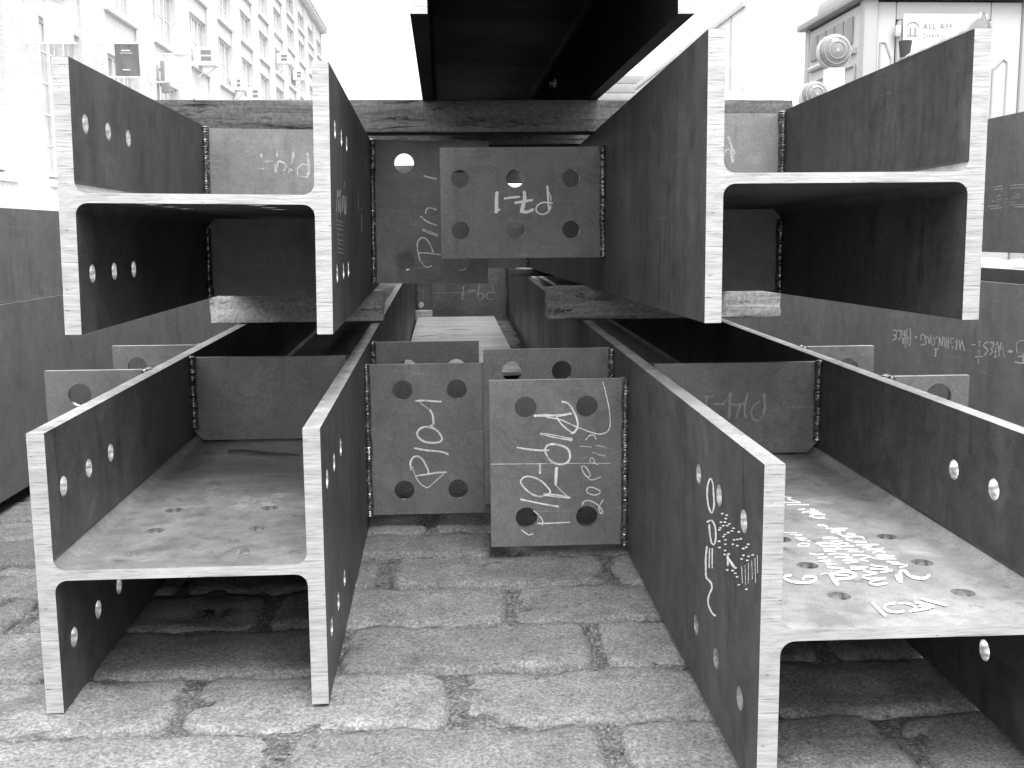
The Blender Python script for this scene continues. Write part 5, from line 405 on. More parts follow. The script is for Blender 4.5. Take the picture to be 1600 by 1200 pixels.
# sliver of steel lying on the lower left web
bm = bmesh.new(); prev = None
for k in range(15):
    u = k / 14; x = .108 + .142 * u; y_ = .70 - .045 * u + .004 * math.sin(u * 9); zz = tw / 2 + .0035 + .002 * math.sin(u * 5); wd = .004 * (1 - .6 * abs(2 * u - 1))
    ring = [bm.verts.new((x, y_ + a * wd, zz + b_ * .002)) for a, b_ in ((-1, -1), (1, -1), (1, 1), (-1, 1))]
    if prev:
        for j in range(4): bm.faces.new((prev[j], prev[(j + 1) % 4], ring[(j + 1) % 4], ring[j]))
    prev = ring
o = obj('steel_offcut', bm, 'mill_dark'); tag(o, 'thin curled sliver of steel lying on the web of the lower left column', 'offcut')
o.matrix_world = BL.matrix_world if False else Matrix.Translation(BL.location) @ BL.rotation_euler.to_matrix().to_4x4()

# girders flanking the stack
GS = 'long steel girders lying on either side of the stack'
SMS = ['mill_side', 'bore', 'cut', 'edge']
def side_member(label, x, y, zb, zt, D_, L, left, SMS=SMS):
    h_ = zt - zb; o = empty('steel_girder', label, 'steel girder', (x, y, (zb + zt) / 2 + H), None, GS)
    a, b_ = (-D_, 0) if left else (0, D_)
    flange(o, a, a + .022, L, h_, [], SMS); flange(o, b_ - .022, b_, L, h_, [], SMS)
    w_ = web(o, D_, .022, .013, L, [], mats=SMS)
    if left: w_.location = (-D_, 0, 0)
    return o
side_member('big dull steel girder on the far left, lower one, long flat face towards the stack', -.98, .95, -.575, -.148, .40, 9, True)
side_member('smaller steel girder on the far left lying on top of the big dull one', -.986, .85, -.1465, .064, .22, 9, True)
rl = side_member('steel girder on the far right, lower one, with a street name chalked upside down', 1.07, .95, -.575, -.103, .42, 9, False, ['rgird', 'bore', 'cut', 'edge'])
ru = side_member('steel girder on the far right, upper one, with smudged bars of white paint', 1.07, .90, -.044, .216, .30, 9, False)
for g_, ks in ((rl, ('RG', 'RG2')), (ru, ('RU',))):
    for k in ks:
        o = chalk(k, g_, -1, 'chalk' if k != 'RU' else 'chalk_thin'); o.location = Vector((0, 0, H)) - g_.location

# timbers
def wood(name, label, x0, x1, y0, y1, z0, z1, m_='timber', amp=.004, seg=.02, group=None):
    bm = bmesh.new(); nx, ny, nz = max(2, int((x1 - x0) / seg)), max(3, int((y1 - y0) / .014)), max(3, int((z1 - z0) / .014)); V = {}
    sd = random.random() * 40
    def v(i, j, k):
        if (i, j, k) not in V:
            p = Vector((x0 + (x1 - x0) * i / nx, y0 + (y1 - y0) * j / ny, z0 + (z1 - z0) * k / nz))
            e = sum((i in (0, nx), j in (0, ny), k in (0, nz)))
            q = Vector((p.x * 5, p.y * 45, p.z * 45 + sd)); dd = noise.noise_vector(q) * amp + noise.noise_vector(q * 2.7) * amp * .5
            c = Vector(((x0 + x1) / 2, (y0 + y1) / 2, (z0 + z1) / 2)); inn = Vector((0, (c.y - p.y), (c.z - p.z)))
            if e >= 2: p += inn.normalized() * (.003 + .004 * abs(noise.noise(Vector((p.x * 14, sd, j + k)))))
            if k == 0 or k == nz: dd.z *= .35
            V[(i, j, k)] = bm.verts.new(p + dd - c)
        return V[(i, j, k)]
    for i in range(nx):
        for j in range(ny):
            bm.faces.new((v(i, j, 0), v(i, j + 1, 0), v(i + 1, j + 1, 0), v(i + 1, j, 0))); bm.faces.new((v(i, j, nz), v(i + 1, j, nz), v(i + 1, j + 1, nz), v(i, j + 1, nz)))
        for k in range(nz):
            bm.faces.new((v(i, 0, k), v(i + 1, 0, k), v(i + 1, 0, k + 1), v(i, 0, k + 1))); bm.faces.new((v(i, ny, k), v(i, ny, k + 1), v(i + 1, ny, k + 1), v(i + 1, ny, k)))
    for j in range(ny):
        for k in range(nz):
            bm.faces.new((v(0, j, k), v(0, j, k + 1), v(0, j + 1, k + 1), v(0, j + 1, k))); bm.faces.new((v(nx, j, k), v(nx, j + 1, k), v(nx, j + 1, k + 1), v(nx, j, k + 1)))
    o = obj(name, bm, m_, None, angle=50, loc=((x0 + x1) / 2, (y0 + y1) / 2, (z0 + z1) / 2 + H)); return tag(o, label, 'timber', group)
wood('wooden_timber', 'long cracked weathered timber lying across both upper steel columns', -.705, .835, 2.605, 2.69, .2365, .3135, 'timber', .0035)
wood('wooden_timber', 'timber added close behind the long cracked one to block the bright gap', -.66, .80, 2.93, 3.01, .2330, .3125, 'timber', .0035)  # added timber, keeps the white sky from showing under the first one
wood('wooden_timber', 'far timber added across the upper steel columns to block bright gaps behind', -.66, .85, 5.0, 5.08, .229, .309, 'timber', .0035, .04)  # added timber, darkens the view through the plate holes
GB = 'short wooden blocks between the stacked steel'
wood('wooden_block', 'pale sawn block under the upper left steel column', -.608, -.168, 2.80, 2.885, -.2255, -.1425, 'paleblock', .002, .03, GB)
wood('wooden_block', 'rough sawn block with splintered end under the upper right steel column', .258, .862, 2.74, 2.825, -.2215, -.136, 'block', .003, .03, GB)
for lb, x0, x1, y, z0, z1 in (('wooden block added far back between the two left steel columns to close the bright gap', -.63, -.19, 5.0, -.2, -.148), ('wooden block added far back between the two right steel columns to close the bright gap', .29, .9, 5.0, -.2, -.168), ('near wooden block under the big left girder, sitting on the cobbles', -1.4, -.99, 1.2, -.617, -.577), ('far wooden block under the big left girder, sitting on the cobbles', -1.4, -.99, 3.4, -.594, -.577), ('near wooden block between the two right girders', 1.08, 1.5, 1.15, -.1015, -.0455), ('far wooden block between the two right girders', 1.08, 1.5, 3.8, -.1015, -.0455), ('wooden block under the lower right girder, sitting on the cobbles', 1.08, 1.5, 1.2, -.617, -.577)):  # the far back pair is added to shut out light between the columns
    wood('wooden_block', lb, x0, x1, y, y + .09, z0, z1, 'timber', .002, .05, GB)
# pale plywood sheet and sleeper on the ground at the far end of the gap
bm = bmesh.new(); box(bm, -.19, .30, 4.3, 6.9, -.571, -.556, bev=.002)
for v in bm.verts: v.co.z += .0105 * (v.co.y - 4.3) + H
o = obj('plywood_sheet', bm, 'ply', None); tag(o, 'pale stained wooden sheet lying on the street between the two lower columns', 'plywood')
wood('wooden_block', 'pale block standing behind the wooden sheet under the far left plate', -.21, -.10, 6.92, 7.02, -.555, -.49, 'ply', .001, .03, GB)

# ------------------------------------------------------------------ street
def gz(y): return .0105 * min(max(y, -4), 9) + .0005
bm = bmesh.new(); ys = [-60, -4, 0, 3, 6, 9, 30, 700]; xs = [-14, -3, 3, 14]
def grid(bm, xs, ys, zf):
    V = [[bm.verts.new((x, y, zf(y))) for x in xs] for y in ys]
    for j in range(len(ys) - 1):
        for i in range(len(xs) - 1): bm.faces.new((V[j][i], V[j][i + 1], V[j + 1][i + 1], V[j + 1][i]))
grid(bm, [-500, -10.8, -3, 3, 10.8, 500], [-400, -4, 0, 3, 6, 9, 30, 900], lambda y: gz(y) - .035)
kind(obj('street', bm, 'street', angle=0), 'structure')
bm = bmesh.new()
nx, ny = 170, 420; V = []
for j in range(ny + 1):
    y = .35 + (8.9 - .35) * (j / ny) ** 1.5; row = []
    for i in range(nx + 1):
        x = -1.65 + 3.3 * i / nx; row.append(bm.verts.new((x, y, gz(y) - .0095 + .006 * noise.noise(Vector((x * 40, y * 40, 0))) + .006 * noise.noise(Vector((x * 9, y * 9, 4))))))
    V.append(row)
for j in range(ny):
    for i in range(nx): bm.faces.new((V[j][i], V[j][i + 1], V[j + 1][i + 1], V[j + 1][i]))
kind(obj('joint_fill', bm, 'grit', angle=60), 'structure')
road = bpy.data.objects.new('cobbled_roadway', None); C.objects.link(road); road['kind'] = 'structure'
def sett_mesh(lx, ly, sd, fine=True):
    bm = bmesh.new(); a, b_ = (22, 12) if fine else (9, 5); hx, hy = lx / 2, ly / 2; rr = .0075
    V = {}
    def hh(t, h): e = h - abs(t); return 0 if e >= rr else -rr * .8 * (1 - math.sqrt(max(0, 1 - ((rr - e) / rr) ** 2)))
    def cs(i, n): u = 2 * i / n - 1; return math.copysign(abs(u) ** .72, u)
    for j in range(b_ + 1):
        for i in range(a + 1):
            x, y = cs(i, a) * hx, cs(j, b_) * hy
            cx, cy = abs(x) / hx, abs(y) / hy; kx = 1 - .06 * cy ** 6 * cx; ky = 1 - .05 * cx ** 6 * cy      # rounded corners
            wob = .009 * noise.noise(Vector((x * 11, sd, 1.5))) * cy; wob2 = .008 * noise.noise(Vector((y * 16, sd, 7.5))) * cx
            chip = .022 * max(0, noise.noise(Vector((x * 22, y * 22, sd))) - .18) * max(cx, cy) ** 4
            z = hh(x, hx) + hh(y, hy) + .0055 * noise.noise(Vector((x * 12, y * 12, sd))) + .0022 * noise.noise(Vector((x * 60, y * 60, sd))) - chip * 1.6
            V[i, j] = bm.verts.new((x * kx + wob2, y * ky + wob, z))
    for j in range(b_):
        for i in range(a): bm.faces.new((V[i, j], V[i + 1, j], V[i + 1, j + 1], V[i, j + 1]))
    ring = [V[i, 0] for i in range(a + 1)] + [V[a, j] for j in range(1, b_ + 1)] + [V[i, b_] for i in range(a - 1, -1, -1)] + [V[0, j] for j in range(b_ - 1, 0, -1)]
    low = [bm.verts.new((v.co.x * .985, v.co.y * .985, -.06)) for v in ring]
    for k in range(len(ring)): bm.faces.new((ring[k], low[k], low[(k + 1) % len(ring)], ring[(k + 1) % len(ring)]))
    bm.normal_update(); me = bpy.data.meshes.new('cobble'); bm.to_mesh(me); bm.free(); me.materials.append(M['stone'])
    me.polygons.foreach_set('use_smooth', [True] * len(me.polygons)); return me
pool = [sett_mesh(.36, .172, 100 + k, False) for k in range(10)]
bounds = [.60, .775, .95, 1.125, 1.297, 1.469, 1.648, 1.82, 2.0, 2.151, 2.30]
while bounds[-1] < 8.7: bounds.append(bounds[-1] + random.uniform(.165, .18))
fixed = {3: [-.21, .192, .549], 4: [-.355, .006, .40], 5: [-.56, -.17, .217], 6: [-.30, .10, .47], 7: [-.121, .292], 8: [-.31, .095, .46], 2: [-.38, .02, .41]}
cn = 0
for r_ in range(len(bounds) - 1):
    y0, y1 = bounds[r_], bounds[r_ + 1]; yc = (y0 + y1) / 2; js = list(fixed.get(r_, [random.uniform(-.2, .2)]))
    while js[-1] < 1.45: js.append(js[-1] + random.uniform(.33, .42))
    while js[0] > -1.45: js.insert(0, js[0] - random.uniform(.33, .42))
    for k in range(len(js) - 1):
        g0, g1 = random.uniform(.006, .014), random.uniform(.006, .014)
        x0, x1 = js[k] + g0, js[k + 1] - g1
        if yc > 2.6 and (x1 < -1.25 or x0 > 1.3): continue
        if cn >= 296: continue
        ly = y1 - y0 - .004; xc = (x0 + x1) / 2
        if yc < 2.5: me = sett_mesh(x1 - x0, ly, cn * 3.7, True); s_ = (1, 1, 1)
        else: me = random.choice(pool); s_ = ((x1 - x0) / .36, ly / .172, 1)
        o = bpy.data.objects.new('cobble', me); C.objects.link(o); o.parent = road; cn += 1
        o.location = (xc, yc - .012 * xc, gz(yc) - .0005 + random.uniform(-.003, .0015)); o.scale = s_
        o.rotation_euler = (R(random.uniform(-.9, .9)), R(random.uniform(-.6, .6)), R(-.7 + random.uniform(-.7, .7)))
# grit and small stones in the joints
bm = bmesh.new()
for r_ in range(2, 9):
    for xj in fixed.get(r_, []):
        for _ in range(12):
            x = xj + random.gauss(0, .008); y = random.uniform(bounds[r_] + .01, bounds[r_ + 1] - .005); s_ = random.uniform(.0008, .003)
            q = bmesh.ops.create_icosphere(bm, subdivisions=1, radius=s_)
            for v in q['verts']: v.co = Vector((v.co.x * random.uniform(.7, 1.3), v.co.y, v.co.z * .7)) + Vector((x, y, gz(y) - .0075 + s_ * .5))
kind(obj('joint_pebbles', bm, 'grit', angle=60), 'stuff')
for sx, nm in ((-1, 'pavement'), (1, 'pavement')):
    bm = bmesh.new(); a, b_ = (-14.05, -10.8) if sx < 0 else (10.8, 14.5); box(bm, a, b_, -30, 160, -.2, .20 if sx < 0 else .2, bev=.02); kind(obj(nm, bm, 'pave', angle=30), 'structure')

# ------------------------------------------------------------------ brick building on the left
X0 = -14.0
bld = empty('brick_building', 'long pale brick building along the left side of the street, rows of tall windows', 'building', (X0, 80, .2))
def bp(name, m_, boxes, bev=0., angle=30):
    bm = bmesh.new()
    for bx in boxes: box(bm, bx[0] - X0, bx[1] - X0, bx[2] - 80, bx[3] - 80, bx[4] - .2, bx[5] - .2, bev=bev)
    return obj(name, bm, m_, bld, angle=angle)
y_s, y_e, per, ww_ = 16.5, 129.6, 7.7, 4.5; ztop = 24.0
wins = [16.5 + per * k for k in range(15)]     # 39.6 is the fourth
e_ = H
floors = [(2.15 + e_, 7.65 + e_), (9.6 + e_, 12.4 + e_), (13.6 + e_, 15.6 + e_), (16.9 + e_, 18.9 + e_), (20.0 + e_, 21.6 + e_)]
bp('wall', 'brick_dark', [(-16.5, -14.42, 9, y_e, .2, ztop)])
bp('base_course', 'limestone', [(-14.4, -13.93, 9, y_e, .2, floors[0][0] - .15)])
py = [(9, wins[0])] + [(wins[k] + ww_, wins[k + 1]) for k in range(len(wins) - 1)] + [(wins[-1] + ww_, y_e)]
for a, b_ in py:
    bp('pier', 'brick', [(-14.4, -14.0, a, b_, floors[0][0] - .15, ztop)])
for wy in wins:
    for k, (z0, z1) in enumerate(floors):
        zn = floors[k + 1][0] if k < 4 else ztop
        bp('spandrel', 'limestone', [(-14.4, -14.08, wy, wy + ww_, z1, zn - .28)])
        bp('sill', 'limestone', [(-14.4, -13.86, wy - .1, wy + ww_ + .1, zn - .278, zn - .002)] if k < 4 else [(-14.4, -14.02, wy, wy + ww_, zn - .278, zn - .002)])
    bp('sill', 'limestone', [(-13.928, -13.8, wy - .1, wy + ww_ + .1, floors[0][0] - .4, floors[0][0] - .15)])
cache = {}
for wy in wins:
    for k, (z0, z1) in enumerate(floors):
        hgt = z1 - z0
        if k not in cache:
            bm = bmesh.new(); w_ = ww_
            for yy in (0, 1.42, 2.98, w_ - .12): box(bm, -.40, -.24, yy, yy + (.12 if yy in (0, w_ - .12) else .16), 0, hgt)
            for zz in (0, hgt - .12): box(bm, -.398, -.242, .001, w_ - .001, zz, zz + .119)
            n_ = max(2, int(hgt / .95))
            for q in range(1, n_): box(bm, -.37, -.30, .05, w_ - .05, hgt * q / n_ - .025, hgt * q / n_ + .025)
            for yy in (.73, 2.25, 3.75): box(bm, -.368, -.302, yy, yy + .05, .05, hgt - .05)
            f = obj('window', bm, 'winframe', bld, angle=30); me_f = f.data
            bm = bmesh.new(); box(bm, -.345, -.33, .06, w_ - .06, .06, hgt - .06); p = obj('pane', bm, 'glass', f, angle=0); cache[k] = (me_f, p.data); fr = f; pn = p
        else:
            fr = bpy.data.objects.new('window', cache[k][0]); C.objects.link(fr); fr.parent = bld
            pn = bpy.data.objects.new('pane', cache[k][1]); C.objects.link(pn); pn.parent = fr
        fr.location = (0, wy - 80, z0 - .2)
bp('cornice', 'limestone', [(-14.4, -13.3, 9, y_e + .3, ztop, ztop + .35), (-14.4, -13.6, 9, y_e + .2, ztop - .45, ztop - .002)])
bm = bmesh.new(); yy = 9.5
while yy < y_e:
    box(bm, .401, .66, yy - 80, yy + .3 - 80, ztop - .40 - .2, ztop - .05 - .2); yy += 1.1
kind(obj('dentil_row', bm, 'limestone', bld, angle=0), 'stuff')
# banners and signs hung on poles
def banner(label, y, z0, z1, m_, x_out, cat, extra=False, wd=(.58,)):
    o = empty('hanging_banner', label, cat, (X0, y, z0), None, 'banners hung from the brick facade')
    for zz in (0, z1 - z0):
        bm = bmesh.new(); cyl(bm, (0, 0, zz), (x_out + .1, 0, zz), .035, n=10); obj('pole', bm, 'white', o)
    bm = bmesh.new(); n = 10; V = []
    for j in range(n + 1):
        V.append([bm.verts.new((x_out - wd[0] * 1.7 + wd[0] * 1.7 * i / 8, .05 * math.sin(i * 1.1 + j * .3), .03 + (z1 - z0 - .06) * j / n)) for i in range(9)])
    for j in range(n):
        for i in range(8): bm.faces.new((V[j][i], V[j][i + 1], V[j + 1][i + 1], V[j + 1][i]))
    g = bmesh.ops.solidify(bm, geom=bm.faces[:], thickness=.02)
    c_ = obj('cloth', bm, m_, o)
    if extra:
        bm = bmesh.new(); xx = x_out - wd[0] * 1.7
        box(bm, xx + .3, xx + .66, -.10, -.088, 1.02, 1.06); box(bm, xx + .25, xx + .75, -.10, -.09, .93, .95); box(bm, xx + .32, xx + .62, -.10, -.09, .26, .30)
        obj('lettering', bm, 'white', c_)
    return o
banner('nearest white banner on poles on the brick facade, top left corner', 38.3, 6.44 + H, 7.85 + H, 'banner', 1.58, 'banner')
banner('grey sign panel with a small white line of print, hung between two white poles', 46.1, 6.42 + H, 7.75 + H, 'sign', 1.62, 'sign', True)
banner('larger blank white banner on the facade beyond the grey sign', 54.0, 7.3 + H, 8.6 + H, 'banner', 1.9, 'banner', False, (.74,))
bm = bmesh.new(); box(bm, .1, .45, -.2, .2, -.75, .75, bev=.03); box(bm, 0, .1, -.05, .05, -.4, -.3); box(bm, 0, .1, -.05, .05, .3, .4)
tag(obj('bracket_box', bm, 'sign', None, loc=(X0 + .0, 55.6, 7.75 + H)), 'dark bracket box on the facade beside the blank white banner', 'wall bracket')  # dark bracket box, holds no light
for lb, y, z0, hh_, wx in (('large air conditioner on a bracket, in the window just right of the white banner', 63.8, 9.62, .95, 1.05), ('small air conditioner half hidden low on the facade, second from the left', 74.4, 9.62, .75, .7), ('air conditioner resting just above the timber line on the facade', 80.3, 9.62, .85, .85), ('higher air conditioner towards the far end of the facade', 95.0, 14.45, .8, .95), ('farthest small air conditioner on the brick facade', 104.7, 14.45, .8, .85)):
    o = empty('air_conditioner', lb, 'air conditioner', (X0 - .1, y, z0 + H + .0), None, 'air conditioners in the facade windows')
    bm = bmesh.new(); box(bm, 0, wx + .1, 0, .9, 0, hh_, bev=.02); obj('casing', bm, 'white', o, angle=30)
    for q in (0, 1):
        bm = bmesh.new(); box(bm, .28 + .1, wx - .08, -.012, .002, hh_ * (.18 + .36 * q), hh_ * (.44 + .36 * q)); obj('grille', bm, 'grille', o, angle=0)
    bm = bmesh.new(); box(bm, 0, wx + .2, -.05, .95, -.07, -.002); cyl(bm, (.12, .05, -.75), (wx, .05, -.06), .03, n=8); cyl(bm, (.12, .85, -.75), (wx, .85, -.06), .03, n=8); obj('bracket', bm, 'white', o, angle=30)

# ------------------------------------------------------------------ right background
pj = empty('portable_toilet', 'pale moulded plastic portable toilet with a company sign on its door, top right', 'portable toilet', (2.87, 7.45, gz(7.4)))
PW, PD, PH = 1.22, 1.25, 2.12
def pb(name, m_, boxes, parent=pj, bev=.012, angle=35):
    bm = bmesh.new()
    for bx in boxes: box(bm, *bx, bev=bev)
    return obj(name, bm, m_, parent, angle=angle)
pb('base', 'plastic', [(-.03, PW + .03, -.03, PD + .03, 0, .16)])
pb('side_panel', 'plastic2', [(0.012, .06, .08, PD - .08, .162, PH - .02)])
pb('side_panel', 'plastic2', [(PW - .06, PW - .012, .08, PD - .08, .162, PH - .02)])
pb('back_panel', 'plastic2', [(.08, PW - .08, PD - .06, PD - .012, .162, PH - .02)])
for xx in (0, PW - .1):
    for yy in (0, PD - .1): pb('corner_post', 'plastic', [(xx, xx + .1, yy, yy + .1, .162, PH)], bev=.02)
pb('front_panel', 'plastic2', [(.102, .23, .02, .06, .162, PH - .02), (.90, PW - .102, .02, .06, .162, PH - .02), (.232, .898, .02, .06, PH - .14, PH - .02)])
dr = pb('door', 'plastic', [(.235, .895, -.005, .04, .18, PH - .145)], bev=.015)
pb('door_panel', 'plastic2', [(.30, .84, -.022, -.007, 1.30, PH - .20)], dr, bev=.012)
pb('hinge', 'plastic2', [(.21, .25, -.03, -.006, 1.86, 1.94), (.21, .25, -.03, -.006, .5, .6)], dr)
sg = pb('company_sign', 'white', [(.262, .85, -.034, -.0235, 1.28, 1.79 + .22)], dr, bev=.003)
def text(s_, x, z, size, parent, y=-.0355, m_='letter', bold=.0012):
    cu = bpy.data.curves.new('lettering', 'FONT'); cu.body = s_; cu.size = size; cu.extrude = .0006; cu.offset = bold; cu.space_character = 1.12; cu.resolution_u = 3
    tmp = bpy.data.objects.new('tmp', cu); C.objects.link(tmp); dg = bpy.context.evaluated_depsgraph_get(); me = bpy.data.meshes.new_from_object(tmp.evaluated_get(dg)); bpy.data.objects.remove(tmp)
    me.materials.clear(); me.materials.append(M[m_]); o = bpy.data.objects.new('lettering', me); C.objects.link(o); o.parent = parent; o.location = (x, y, z); o.rotation_euler = (R(90), 0, 0); return o
TZ = 1.965
text('ALL AFF', .395, TZ - .055, .054, sg); text('CHAIR R', .395, TZ - .112, .038, sg, bold=.0004)
bm = bmesh.new()       # emblem: two figures under an arch
for k in range(12):
    a0, a1 = math.pi * k / 12, math.pi * (k + 1) / 12
    cyl(bm, (.325 + .042 * math.cos(a0), -.036, TZ - .045 + .035 * math.sin(a0)), (.325 + .042 * math.cos(a1), -.036, TZ - .045 + .035 * math.sin(a1)), .004, n=6)
for xx in (.31, .343): cyl(bm, (xx, -.036, TZ - .092), (xx, -.036, TZ - .055), .006, n=6); cyl(bm, (xx, -.037, TZ - .048), (xx, -.035, TZ - .048), .007, n=8)
box(bm, .285, .366, -.038, -.035, TZ - .102, TZ - .096); obj('emblem', bm, 'letter', sg)
# moulded ribs of the front and side
def rib(pts, r, parent=pj, m_='plastic'):
    bm = bmesh.new()
    for k in range(len(pts) - 1): cyl(bm, pts[k], pts[k + 1], r, n=8)
    return obj('moulded_rib', bm, m_, parent)
rib([(.125, .018, 1.4), (.125, .018, 1.83), (.16, .018, 1.83), (.205, .018, 1.72), (.205, .018, 1.2)], .007)
rib([(.93, .018, 1.3), (.93, .018, 1.65), (1.0, .018, 1.72), (1.03, .018, 1.70), (1.03, .018, 1.1)], .007)
rib([(.0, .15, 1.80), (.0, 1.1, 1.80)], .022, m_='plastic2'); rib([(.0, .15, 1.25), (.0, .15, 1.70), (.0, 1.1, 1.70), (.0, 1.1, 1.2)], .008)
for k in range(5):
    pb('vent_slat', 'slat', [(-.004, .011, .22 + .18 * k, .37 + .18 * k, 1.86, 2.04)], bev=.003)
pb('roof', 'roof', [(-.05, PW + .05, -.06, PD + .05, PH, PH + .05)]); pb('roof_dome', 'plastic', [(.06, PW - .06, .06, PD - .06, PH + .05, PH + .2)], bev=.06)

# barricade with warning lights
def barricade(label, x, y, lights):
    o = empty('street_barricade', label, 'barricade', (x, y, gz(y)), None, 'street barricades in front of the portable toilet')
    for xx in (-.45, .45):
        for s_ in (-1, 1):
            bm = bmesh.new(); cyl(bm, (xx, .28 * s_, 0), (xx, .02 * s_, 1.36), .022, n=8); obj('leg', bm, 'winframe', o)
    for zz in (1.08, .68):
        bm = bmesh.new(); box(bm, -.6, .6, -.07, -.045, zz, zz + .236, bev=.004); obj('board', bm, 'white', o, angle=30)
    return o
def lamp(label, x, y, z, r, group='warning lights on the barricades'):
    o = empty('warning_light', label, 'warning light', (x, y, z + H), None, group)
    bm = bmesh.new(); n = 20
    prof = [(0, -.042), (r * .35, -.040), (r * .7, -.030), (r * .93, -.018), (r, 0)]
    rings = []
    for rr_, yy in prof[1:]: rings.append([bm.verts.new((rr_ * math.cos(2 * math.pi * k / n), yy, rr_ * math.sin(2 * math.pi * k / n))) for k in range(n)])
    c0 = bm.verts.new((0, prof[0][1], 0))
    for k in range(n): bm.faces.new((c0, rings[0][k], rings[0][(k + 1) % n]))
    for a in range(len(rings) - 1):
        for k in range(n): bm.faces.new((rings[a][k], rings[a + 1][k], rings[a + 1][(k + 1) % n], rings[a][(k + 1) % n]))
    bmesh.ops.recalc_face_normals(bm, faces=bm.faces[:])
    obj('lens', bm, 'lens', o)
    bm = bmesh.new(); cyl(bm, (0, .0, 0), (0, .045, 0), r * 1.04, n=24); obj('housing', bm, 'plastic2', o)
    for rr_, yy in ((.5, -.0385), (.78, -.0285)):
        bm = bmesh.new()
        for k in range(24):
            a0, a1 = 2 * math.pi * k / 24, 2 * math.pi * (k + 1) / 24; cyl(bm, (r * rr_ * math.cos(a0), yy, r * rr_ * math.sin(a0)), (r * rr_ * math.cos(a1), yy, r * rr_ * math.sin(a1)), .0022, n=6)
        obj('lens_ring', bm, 'plastic', o)
    bm = bmesh.new(); cyl(bm, (0, -.043, 0), (0, -.036, 0), r * .12, n=12); obj('centre_boss', bm, 'plastic', o)
    bm = bmesh.new(); box(bm, -r * .55, r * .55, -.035, .05, -r * 2.5, -r * 1.02, bev=.012); obj('battery_case', bm, 'winframe', o, angle=30); return o
barricade('white street barricade whose round warning light shows above the right column', 2.1, 5.95, 1)
lamp('large round warning light standing on the barricade before the portable toilet', 2.118, 5.9, .963, .088)
lamp('second warning light, only the top of its lens showing above the steel flange', 1.99, 5.835, .725, .07)
mk = empty('delineator_post', 'dark tapered cap on a slim white post in front of the portable toilet door', 'post', (2.505, 5.9, gz(5.9)))
bm = bmesh.new(); cyl(bm, (0, 0, 1.50), (0, 0, 1.585), .026, .036, n=20); obj('tapered_top', bm, 'dark', mk)
bm = bmesh.new(); cyl(bm, (0, 0, .02), (0, 0, 1.4995), .02, .016, n=12); box(bm, -.12, .12, -.12, .12, 0, .02); obj('post', bm, 'white', mk)

# crumpled plastic film on the upper right flange
bm = bmesh.new(); V = []; nI, nJ = 34, 9
for i in range(nI + 1):
    u = i / nI; y = .004 + .24 * u; row = []
    for j in range(nJ + 1):
        v_ = j / nJ * 2 - 1; env = .021 * max(0, 1 - u) ** .6 * (.8 + .5 * noise.noise(Vector((u * 14, 1, 5))))
        zz = env * (1 - v_ * v_) + .010 * noise.noise(Vector((u * 9, v_ * 2, 3))) * (1 - v_ * v_) + .0012
        row.append(bm.verts.new((.353 + v_ * .013 + .004 * noise.noise(Vector((u * 12, v_, 8))), y, bf / 2 + zz)))
    V.append(row)
for i in range(nI):
    for j in range(nJ): bm.faces.new((V[i][j], V[i + 1][j], V[i + 1][j + 1], V[i][j + 1]))
m, t, b = mat('clear_film', (.34,), .15, 0, .9); b.inputs['Alpha'].default_value = .72; M['film'] = m
o = obj('plastic_film', bm, 'film', None, angle=80); tag(o, 'crumpled translucent plastic film clinging to the top edge of the upper right column', 'plastic film')
o.matrix_world = Matrix.Translation(TR.location) @ TR.rotation_euler.to_matrix().to_4x4()

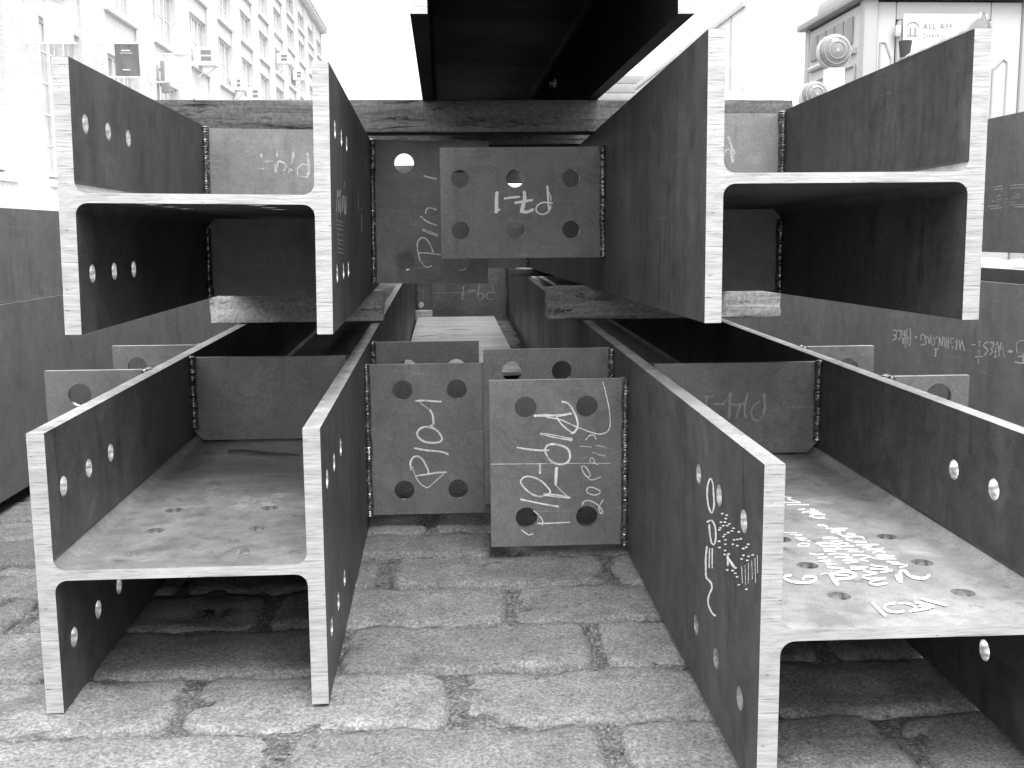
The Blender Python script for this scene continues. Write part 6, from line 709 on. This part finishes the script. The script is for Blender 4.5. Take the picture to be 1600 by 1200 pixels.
# white box trailer and truck farther down the right side
def vehicle(name, label, cat, x0, x1, y0, y1, zt, slats=False):
    o = empty(name, label, cat, (x0, y0, .1)); W_, L_, T_ = x1 - x0, y1 - y0, zt + H - .1
    bm = bmesh.new(); box(bm, 0, W_, 0, L_, .95, T_, bev=.03); bd = obj('box_body', bm, 'trailer', o, angle=35)
    for zz in (T_ - .09, 1.0): bm = bmesh.new(); box(bm, -.025, -.002, .05, L_ - .05, zz, zz + .07, bev=.005); obj('trim_rail', bm, 'winframe', o, angle=30)
    for k in range(int(L_ / 1.2)): bm = bmesh.new(); box(bm, -.014, -.002, .6 + 1.2 * k, .64 + 1.2 * k, 1.08, T_ - .1); obj('rivet_strip', bm, 'winframe', o, angle=0)
    if slats:
        for k in range(14):
            z_ = 1.05 + k * (T_ - 1.2) / 14; bm = bmesh.new(); box(bm, .12, W_ - .12, -.03, -.002, z_, z_ + (T_ - 1.2) / 14 - .03, bev=.004); obj('door_slat', bm, 'slat', o, angle=30)
    bm = bmesh.new(); box(bm, .3, W_ - .3, .2, L_, .7, .948); obj('chassis', bm, 'dark', o, angle=0)
    for yy in (L_ * .2, L_ * .85):
        for xx in (.05, W_ - .3):
            bm = bmesh.new(); cyl(bm, (xx, yy, .45), (xx + .25, yy, .45), .45, n=28); w_ = obj('wheel', bm, 'dark', o); bm = bmesh.new(); cyl(bm, (xx - .01, yy, .45), (xx + .26, yy, .45), .22, n=20); obj('rim', bm, 'winframe', w_)
    return o
vehicle('box_trailer', 'long white box trailer parked beyond the stack on the right', 'trailer', 3.2, 5.6, 11.6, 18.4, 2.45)
vehicle('box_truck', 'grey slatted rear door of a truck glimpsed under the top column', 'truck', 2.35, 4.7, 19.3, 25.5, 2.9, True)
# pale drum beyond the right girders
dm = empty('metal_drum', 'pale drum with a bright rim lying beyond the right-hand girders', 'drum', (2.3, 4.2, gz(4.2)))
bm = bmesh.new(); cyl(bm, (0, .01, .234), (0, .85, .234), .222, n=40); obj('barrel_body', bm, 'roof', dm)
for yy in (0, .28, .56, .84):
    bm = bmesh.new(); r0 = .234; n = 40
    cyl(bm, (0, yy, .234), (0, yy + .022, .234), r0, n=40); obj('rim', bm, 'white', dm)
bm = bmesh.new(); cyl(bm, (0, -.004, .234), (0, -.001, .234), .205, n=40); obj('lid', bm, 'pave', dm)
print('cobbles', cn)
